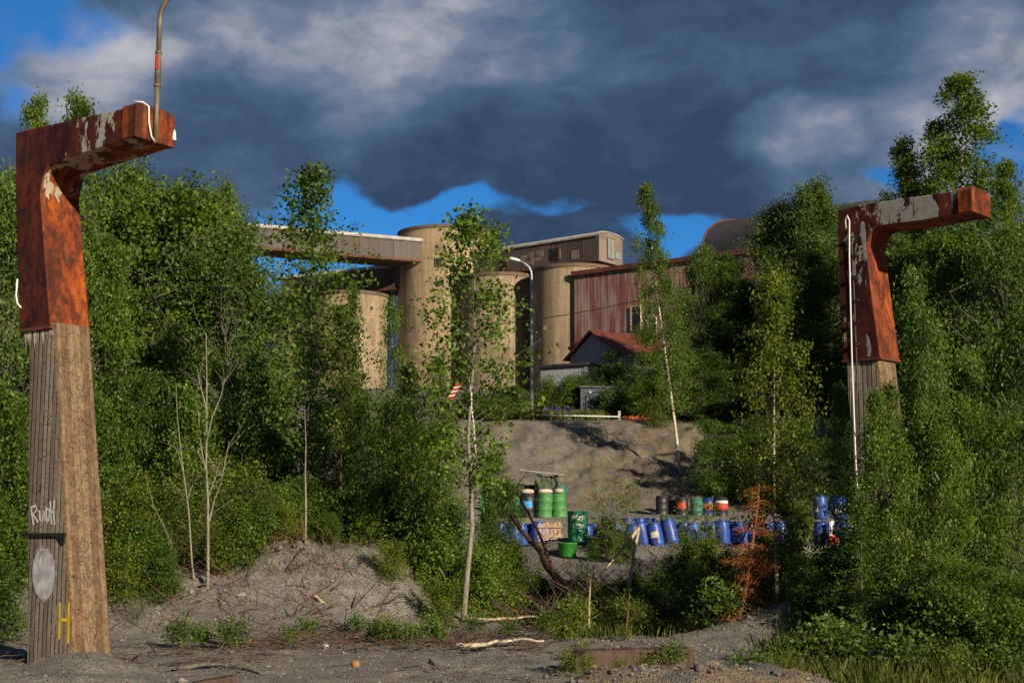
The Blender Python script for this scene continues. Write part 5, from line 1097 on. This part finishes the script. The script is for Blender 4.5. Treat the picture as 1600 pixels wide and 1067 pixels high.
def lay(pts, Ys, r, mat, label, name, cat, lift=0.0, side=0):
    pp = [];
    for (x, y), Y in zip(pts, Ys): pp.append((x, y))
    return pole(pts, Ys, r, mat, label, name, cat, side)
def ylev(py, z=0.03):      # distance at which a photo row meets level z
    d = ray(800, py); return (z-CZ)/d.z*d.y
def on_ground(px, py, lift):
    lo = None
    for Y in np.arange(12.0, 60, .05):
        p = at(px, py, Y)
        if p.z <= G(p.x, Y)+lift: return Y
    return ylev(py)
def lying(s, r, mat, label, name, cat, side=0, lift=None, group=None):
    pts = g(s); Ys = [on_ground(x, y, r*.7 if lift is None else lift) for x, y in pts]
    m_ = sum(Ys)/len(Ys); Ys = [m_+(v-m_)*.6 for v in Ys]
    o = pole(pts, Ys, r, mat, label, name, cat, side, group); return o
lying('712,1007 745,1008 775,1002 805,998 850,1001', .036, 'birch_log', 'pale curved birch log lying on the gravel', 'birch_log', 'log', lift=.09)
lying('722,966 760,967 800,966 848,961', .032, 'wood_pale', 'straight pale peeled log lying in the brush', 'peeled_log', 'log', lift=.14)
lying('758,994 790,995 815,993', .018, 'bark_grey', 'thin grey stick behind the curved birch log', 'stick', 'stick')
lying('275,1044 320,1038 360,1040 390,1047 412,1054', .030, 'bark_grey', 'long grey driftwood branch lying in the lower left', 'fallen_branch', 'branch', 9)
lying('330,1010 352,1000 372,986 382,975', .020, 'twig', 'dark crooked branch beside the herb tufts', 'fallen_branch', 'branch', 6)
lying('540,972 565,960 595,944 625,931', .022, 'twig', 'dark branch leaning against the mound foot', 'fallen_branch', 'branch', 5)
lying('420,982 450,980 472,978', .018, 'twig', 'thin dark branch on the gravel left of the mound', 'fallen_branch', 'branch', 3)
lying('672,1030 680,1040 693,1047', .016, 'twig', 'short curled dark root piece on the gravel', 'root_piece', 'root')
lying('437,817 455,822 474,828', .030, 'wood_pale', 'pale broken split branch on the mound crest', 'split_branch', 'branch')
lying('385,815 420,808 466,801', .028, 'bark_grey', 'grey branch lying above the split pale branch', 'fallen_branch', 'branch', 3)
lying('480,826 495,840 520,856', .034, 'bark_grey', 'curved root arching over the mound crest', 'root_piece', 'root', 2)
lying('490,930 500,938 512,945', .034, 'wood_pale', 'short broken log end sticking from the mound', 'log_stub', 'log')
lying('420,930 440,905 455,880 478,850', .014, 'twig', 'thin dark stem arching across the mound face', 'thin_stem', 'stem')
lying('1530,1040 1560,1046 1600,1052', .03, 'bark_grey', 'grey branch at the lower right edge', 'fallen_branch', 'branch', 3)
pole(g('440,775 420,758 405,742'), (29, 29, 29), .05, 'bark_red', 'short rusty brown broken trunk in the left wood', 'broken_pole', 'dead stem')

# old timber beam
pa = at(900, 1030, 17.0); pb_ = at(1086, 1012, 17.9); dv = pb_-pa; Lb = dv.length; ang = math.atan2(dv.y, dv.x)
mb = MB(); rr = random.Random(8); ns = 30; vs = []
for i in range(ns+1):
    x = Lb*i/ns; h1 = .17-.035*(i/ns)+rr.uniform(-.01, .01)+(-.06 if i < 2 else 0); h0 = -.12; d0 = rr.uniform(-.008, .008)
    vs += [(x+rr.uniform(-.02, .02), d0, h0), (x, d0-.008, h1*.4), (x+rr.uniform(-.03, .03), d0, h1), (x, .24+rr.uniform(-.02, .02), h1+.01), (x, .26, h0)]
fs = [(i*5+j, i*5+(j+1) % 5, (i+1)*5+(j+1) % 5, (i+1)*5+j) for i in range(ns) for j in range(5)]+[(0, 1, 2, 3, 4)[::-1], tuple(ns*5+k for k in range(5))]
mb.add([(v[0], v[1], v[2]) for v in vs], fs); o = mb.build('timber_beam', ['timber'], None); zc = G((pa.x+pb_.x)/2, (pa.y+pb_.y)/2)
o.location = (pa.x, pa.y, G(pa.x, pa.y)+.08); o.rotation_euler.z = ang; tag(o, 'old dark timber beam half sunk in gravel behind the soil heap', 'beam'); autosmooth(o, 40)
# brown plank corner at bottom edge
p = at(335, 1064, 14.9); mb = MB(); mb.box((0, 0, .0), (.42, .16, .14)); o = mb.build('wood_block', ['timber'], None); o.location = (p.x, 14.9, G(p.x, 14.9)+.05); o.rotation_euler = (0, R_(-8), R_(20)); tag(bevel(o, .012, 2), 'dark wooden block end at the bottom edge', 'block')
# rocks
def rock(px, py, s, mat, label, name='rock', lift=.0, sq=.75):
    Y = on_ground(px, py, 0.0); p = at(px, py, Y); rg_ = np.random.default_rng(int(px)); bm_ = bmesh.new(); bmesh.ops.create_icosphere(bm_, subdivisions=4, radius=1)
    for v in bm_.verts:
        c = v.co; n_ = float(fbm(np.array(c.x*1.5+px), np.array(c.y*1.5+c.z*1.3), 5, 3)); v.co = c*(.72+.6*n_)
    me_ = bpy.data.meshes.new(name); bm_.to_mesh(me_); bm_.free(); me_.materials.append(M[mat]); o = link(name, me_); o.location = (p.x, Y, G(p.x, Y)+s*.25); o.scale = (s, s*.8, s*sq); o.rotation_euler.z = px
    me_.polygons.foreach_set('use_smooth', [True]*len(me_.polygons)); tag(o, label, 'rock', 'loose rocks'); return o
rock(555, 1040, .065, 'rock_tan', 'orange tan stone lying on the gravel'); rock(1373, 1056, .26, 'rock', 'grey rock lump in the right grass'); rock(1440, 1056, .34, 'rock', 'larger grey rock lump in the right grass', sq=.6); rock(1500, 1060, .22, 'rock', 'dark rock lump at the lower right'); rock(1420, 985, .3, 'rock', 'rock on the mound below the right column', sq=.5)
rock(508, 1012, .05, 'white', 'small pale stone in the brush by the mound'); rock(1092, 1046, .055, 'rock', 'grey stone on the soil heap'); rock(1128, 1050, .04, 'rock', 'small brown stone on the soil heap'); rock(1290, 990, .16, 'rock', 'grey lump beside the gravel ridge')

# brown dead spruce
Y = 21.6; b0 = at(1150, 975, Y); rt = thing('dead_spruce', (b0.x, Y, G(b0.x, Y)), 'dead spruce sapling with orange brown needles beside the slim birch', 'dead tree'); rg_ = random.Random(5); rgn = np.random.default_rng(5)
o0 = Vector((b0.x, Y, G(b0.x, Y))); tp = [at(x, y, Y)-o0 for x, y in g('1150,985 1160,940 1170,890 1178,830 1184,790 1186,755')]; mb = MB(); mb.tube(tp, [.045, .04, .032, .024, .014, .006], 8); P_ = []
for k in range(64):
    t_ = rg_.random()**.8; q_ = t_*5*.98; i = int(q_); s_ = tp[i].lerp(tp[i+1], q_-i)
    if t_ < .12: continue
    L_ = (1-t_*.75)*rg_.uniform(.3, .75); az = rg_.uniform(0, 6.28); d_ = Vector((math.cos(az), math.sin(az)*.8, rg_.uniform(-.35, .15))); pts = [s_, s_+d_*L_*.5, s_+d_*L_+Vector((0, 0, -.1*L_))]
    mb.tube(pts, [.010, .007, .003], 4, cap=False)
    if rg_.random() < .20: continue
    for m_ in range(int(60*L_)):
        f_ = rg_.uniform(.25, 1.0); c_ = s_.lerp(pts[2], f_); w_ = .085*(1.2-f_*.6); pp = np.array(c_)+rgn.normal(0, 1, (7, 3))*np.array([w_, w_, w_*.45]); P_.append(pp)
mb.build('trunk', ['bark_red'], rt, True); link('crown', leaf_mesh('crown', np.concatenate(P_), .040, 'leaf_rust', rgn, .22, .3), rt)

# flagging tape and rag on the crooked aspen
mb = MB(); pts = [at(x, y, 24.2) for x, y in g('733,592 737,620 737,640 740,660 742,690 745,724')]; fine = [pts[i].lerp(pts[i+1], k/12) for i in range(len(pts)-1) for k in range(12)]
mb.tube(fine, [.013 if (k//2) % 2 else .004 for k in range(len(fine))], 6)
tag(mb.build('warning_chain', ['white'], None), 'thin white chain dangling from the crooked aspen', 'chain')
mb = MB(); p = at(707, 612, 24.0)
for k in range(7): mb.add([p+Vector((-.09+.02*k, 0, -.12+.035*k)), p+Vector((.02+.02*k, .02, -.10+.035*k)), p+Vector((.04+.02*k, .0, -.07+.035*k)), p+Vector((-.07+.02*k, .03, -.09+.035*k))], [(0, 1, 2, 3)], k % 2)
tag(mb.build('torn_rag', ['redpaint', 'white'], None), 'torn red and white rag caught in the crooked aspen', 'rag')

# ------------------------------------------------------------------ stuff: grass, twigs, stones
def blades(name, n, fn, h, wd, mat, seed, lean=.5):
    rg_ = np.random.default_rng(seed); X, Y_, keep = fn(rg_, n); X = X[keep]; Y_ = Y_[keep]; Z = gz(X, Y_); n = len(X)
    az = rg_.uniform(0, 6.28, n); hh = h*rg_.uniform(.45, 1.25, n); lx = np.cos(az)*hh*lean*rg_.uniform(.1, 1, n); ly = np.sin(az)*hh*lean*rg_.uniform(.1, 1, n); pa = az+1.57; wx = np.cos(pa)*wd; wy = np.sin(pa)*wd
    b = np.stack([X, Y_, Z-.01], 1); w_ = np.stack([wx, wy, 0*wx], 1); m_ = b+np.stack([lx*.35, ly*.35, hh*.6], 1); t_ = b+np.stack([lx, ly, hh], 1)
    V = np.stack([b-w_, b+w_, m_+w_*.7, t_+w_*.1, t_-w_*.1, m_-w_*.7], 1).reshape(-1, 3)
    me_ = bpy.data.meshes.new(name); me_.vertices.add(6*n); me_.vertices.foreach_set('co', V.ravel()); me_.loops.add(6*n); me_.loops.foreach_set('vertex_index', np.arange(6*n)); me_.polygons.add(n); me_.polygons.foreach_set('loop_start', np.arange(0, 6*n, 6)); me_.update(calc_edges=True)
    a_ = me_.attributes.new('rnd', 'FLOAT', 'FACE'); a_.data.foreach_set('value', np.clip(rg_.normal(.45, .25, n), 0, 1)); me_.materials.append(M[mat]); return me_
def f_right(rg_, n):
    X = rg_.uniform(2.3, 9.5, n); Y_ = rg_.uniform(13.2, 21.5, n); px = 800+X/Y_*F; k = (px > 1180+rg_.normal(0, 35, n)+(Y_-14)*9) & (fbm(X*1.3, Y_*1.3, 3, 40) > .40+.0*X); return X, Y_, k
tag(link('grass', blades('grass', 60000, f_right, .27, .0028, 'grass', 3)), 'tall green grass in the lower right', 'grass', kind='stuff')
def f_mid(rg_, n):
    X = rg_.uniform(0.6, 6.5, n); Y_ = rg_.uniform(21.8, 34, n); k = fbm(X*.9, Y_*.9, 3, 41) > .40; return X, Y_, k
tag(link('grass', blades('grass', 45000, f_mid, .20, .0035, 'grass', 4)), 'dark green grass on the flat below the drums', 'grass', kind='stuff')
def f_ter(rg_, n):
    X = rg_.uniform(-3, 10, n); Y_ = rg_.uniform(67.0, 73, n); return X, Y_, fbm(X*.5, Y_*.5, 3, 42) > .38
tag(link('grass', blades('grass', 22000, f_ter, .42, .014, 'grass', 5)), 'grass strip along the top of the gravel bank', 'grass', kind='stuff')
def f_left(rg_, n):
    X = rg_.uniform(-11, -1, n); Y_ = rg_.uniform(24.0, 31, n); return X, Y_, fbm(X*.8, Y_*.8, 3, 43) > .50
tag(link('grass', blades('grass', 7000, f_left, .13, .006, 'grass', 6)), 'thin grass on the berm of the left wood', 'grass', kind='stuff')
# lupins
rgn = np.random.default_rng(9)
for k in range(13):
    px = 846+k*4.1+rgn.uniform(-1.2, 1.2); Yl = 68.2+rgn.uniform(0, 1.2); x = at(px, 640, Yl).x; z = G(x, Yl); hl = at(px, 636+rgn.uniform(-5, 5), Yl).z-z; hl = max(.5, min(1.3, hl))
    rt = thing('lupin', (x, Yl, z), 'purple lupin spike in the row behind the white rail', 'flower', 'lupins behind the rail'); mb = MB(); mb.tube([(0, 0, 0), (.02, 0, hl)], [.012, .006], 5); mb.build('stem', ['grass'], rt)
    n = 60; tz_ = rgn.uniform(.45, 1.0, n)*hl; rr_ = .075*(1.25-tz_/hl); az = rgn.uniform(0, 6.28, n); link('flower_spike', leaf_mesh('flower_spike', np.stack([np.cos(az)*rr_, np.sin(az)*rr_, tz_], 1), .06, 'lupin', rgn, .8, .2), rt)
    n = 26; tz_ = rgn.uniform(.05, .5, n)*hl; rr_ = rgn.uniform(.05, .25, n); az = rgn.uniform(0, 6.28, n); link('leaves', leaf_mesh('leaves', np.stack([np.cos(az)*rr_, np.sin(az)*rr_, tz_], 1), .15, 'leaf_broad', rgn, .3, .8), rt)
# twig litter
def twigs(zones, seed, mat, label, r=.006):
    rg_ = random.Random(seed); mb = MB()
    for (x0, x1, y0, y1, n, up, Lm) in zones:
        for k in range(n):
            X = rg_.uniform(x0, x1); Y_ = rg_.uniform(y0, y1); z = G(X, Y_); L_ = Lm*rg_.uniform(.3, 1.2); az = rg_.uniform(0, 6.28); e_ = rg_.uniform(0, up); d_ = Vector((math.cos(az)*math.cos(e_), math.sin(az)*math.cos(e_)*.7, math.sin(e_)))
            a_ = Vector((X, Y_, z+.01)); c1 = a_+d_*L_*.5+Vector((rg_.uniform(-.08, .08), 0, rg_.uniform(.0, .07)))*L_; e2 = a_+d_*L_; e2.z = max(e2.z, G(e2.x, e2.y)+.01); c1.z = max(c1.z, G(c1.x, c1.y)+.015)
            rr_ = r*rg_.uniform(.5, 1.7); mb.tube([a_, c1, e2], [rr_, rr_*.8, rr_*.35], 4, cap=False)
            if rg_.random() < .5: f_ = c1+Vector((rg_.uniform(-.3, .3), rg_.uniform(-.2, .2), rg_.uniform(0, .2)))*L_; mb.tube([c1, f_], [rr_*.6, rr_*.2], 3, cap=False)
    o = mb.build('twig_litter', [mat], None); tag(o, label, 'twigs', kind='stuff')
twigs([(-4.2, .4, 19.6, 23.3, 520, .35, .7), (-6.5, -3, 17.5, 20.5, 150, .2, .6), (-8, -2, 22.8, 26.4, 190, .8, .7), (-1.5, 2, 15, 20, 60, .1, .35)], 31, 'twig', 'brown twig litter along the foot of the mound')
twigs([(.0, 3.2, 24.0, 32, 520, .8, 1.3), (3.0, 7.5, 28, 40, 260, .9, 1.3)], 32, 'twig', 'tangled brush in the hollow below the drums', .009)
twigs([(-4.2, -.4, 20.2, 22.8, 160, .25, .6), (0, 4, 24, 31, 140, .9, 1.1), (-7, -3, 23.2, 25.8, 130, .9, .8)], 33, 'bark_red', 'reddish dry stems mixed in the brush', .006)
# loose stones on gravel
def stones(zones, seed, label):
    rg_ = np.random.default_rng(seed); V = []; Fc = []; MI = []; base = np.array([(1, 0, 0), (-1, 0, 0), (0, 1, 0), (0, -1, 0), (0, 0, 1), (0, 0, -1)], float); ff = [(0, 2, 4), (2, 1, 4), (1, 3, 4), (3, 0, 4), (2, 0, 5), (1, 2, 5), (3, 1, 5), (0, 3, 5)]
    for (x0, x1, y0, y1, n, s0, s1) in zones:
        X = rg_.uniform(x0, x1, n); Y_ = rg_.uniform(y0, y1, n); Z = gz(X, Y_); S_ = s0+(s1-s0)*rg_.random(n)**3
        for i in range(n):
            o_ = len(V); jit = base*(1+rg_.uniform(-.35, .35, (6, 1)))*np.array([S_[i], S_[i]*rg_.uniform(.6, 1), S_[i]*.6]); c, s = math.cos(X[i]*91), math.sin(X[i]*91)
            for v in jit: V.append((X[i]+v[0]*c-v[1]*s, Y_[i]+v[0]*s+v[1]*c, Z[i]+v[2]+S_[i]*.2))
            m_ = int(rg_.choice([0, 0, 0, 1, 2])); Fc += [tuple(a+o_ for a in f_) for f_ in ff]; MI += [m_]*8
    me_ = mesh_from('gravel', V, Fc, ['rock', 'gstone', 'bstone'], MI); tag(link('gravel', me_), label, 'gravel', kind='stuff')
M['gstone'] = simple('pale stone', (.30, .28, .24), .9, 0, .3, 20, .2); M['bstone'] = simple('brown stone', (.26, .16, .085), .9, 0, .3, 20, .2)
stones([(-8, 6, 14.2, 23, 170, .02, .085), (-7, -1.5, 23, 26, 90, .02, .10), (0, 3.2, 12.4, 13.9, 60, .02, .06), (-.2, 3.8, 12.2, 14.2, 1500, .006, .04), (-7, 5, 13.8, 22, 6500, .005, .028), (-8, -1, 22.5, 26, 1500, .008, .045), (1, 7, 19, 23.5, 1500, .008, .04), (0, 9, 40, 51, 1500, .02, .07)], 7, 'loose gravel stones scattered over the waste ground')
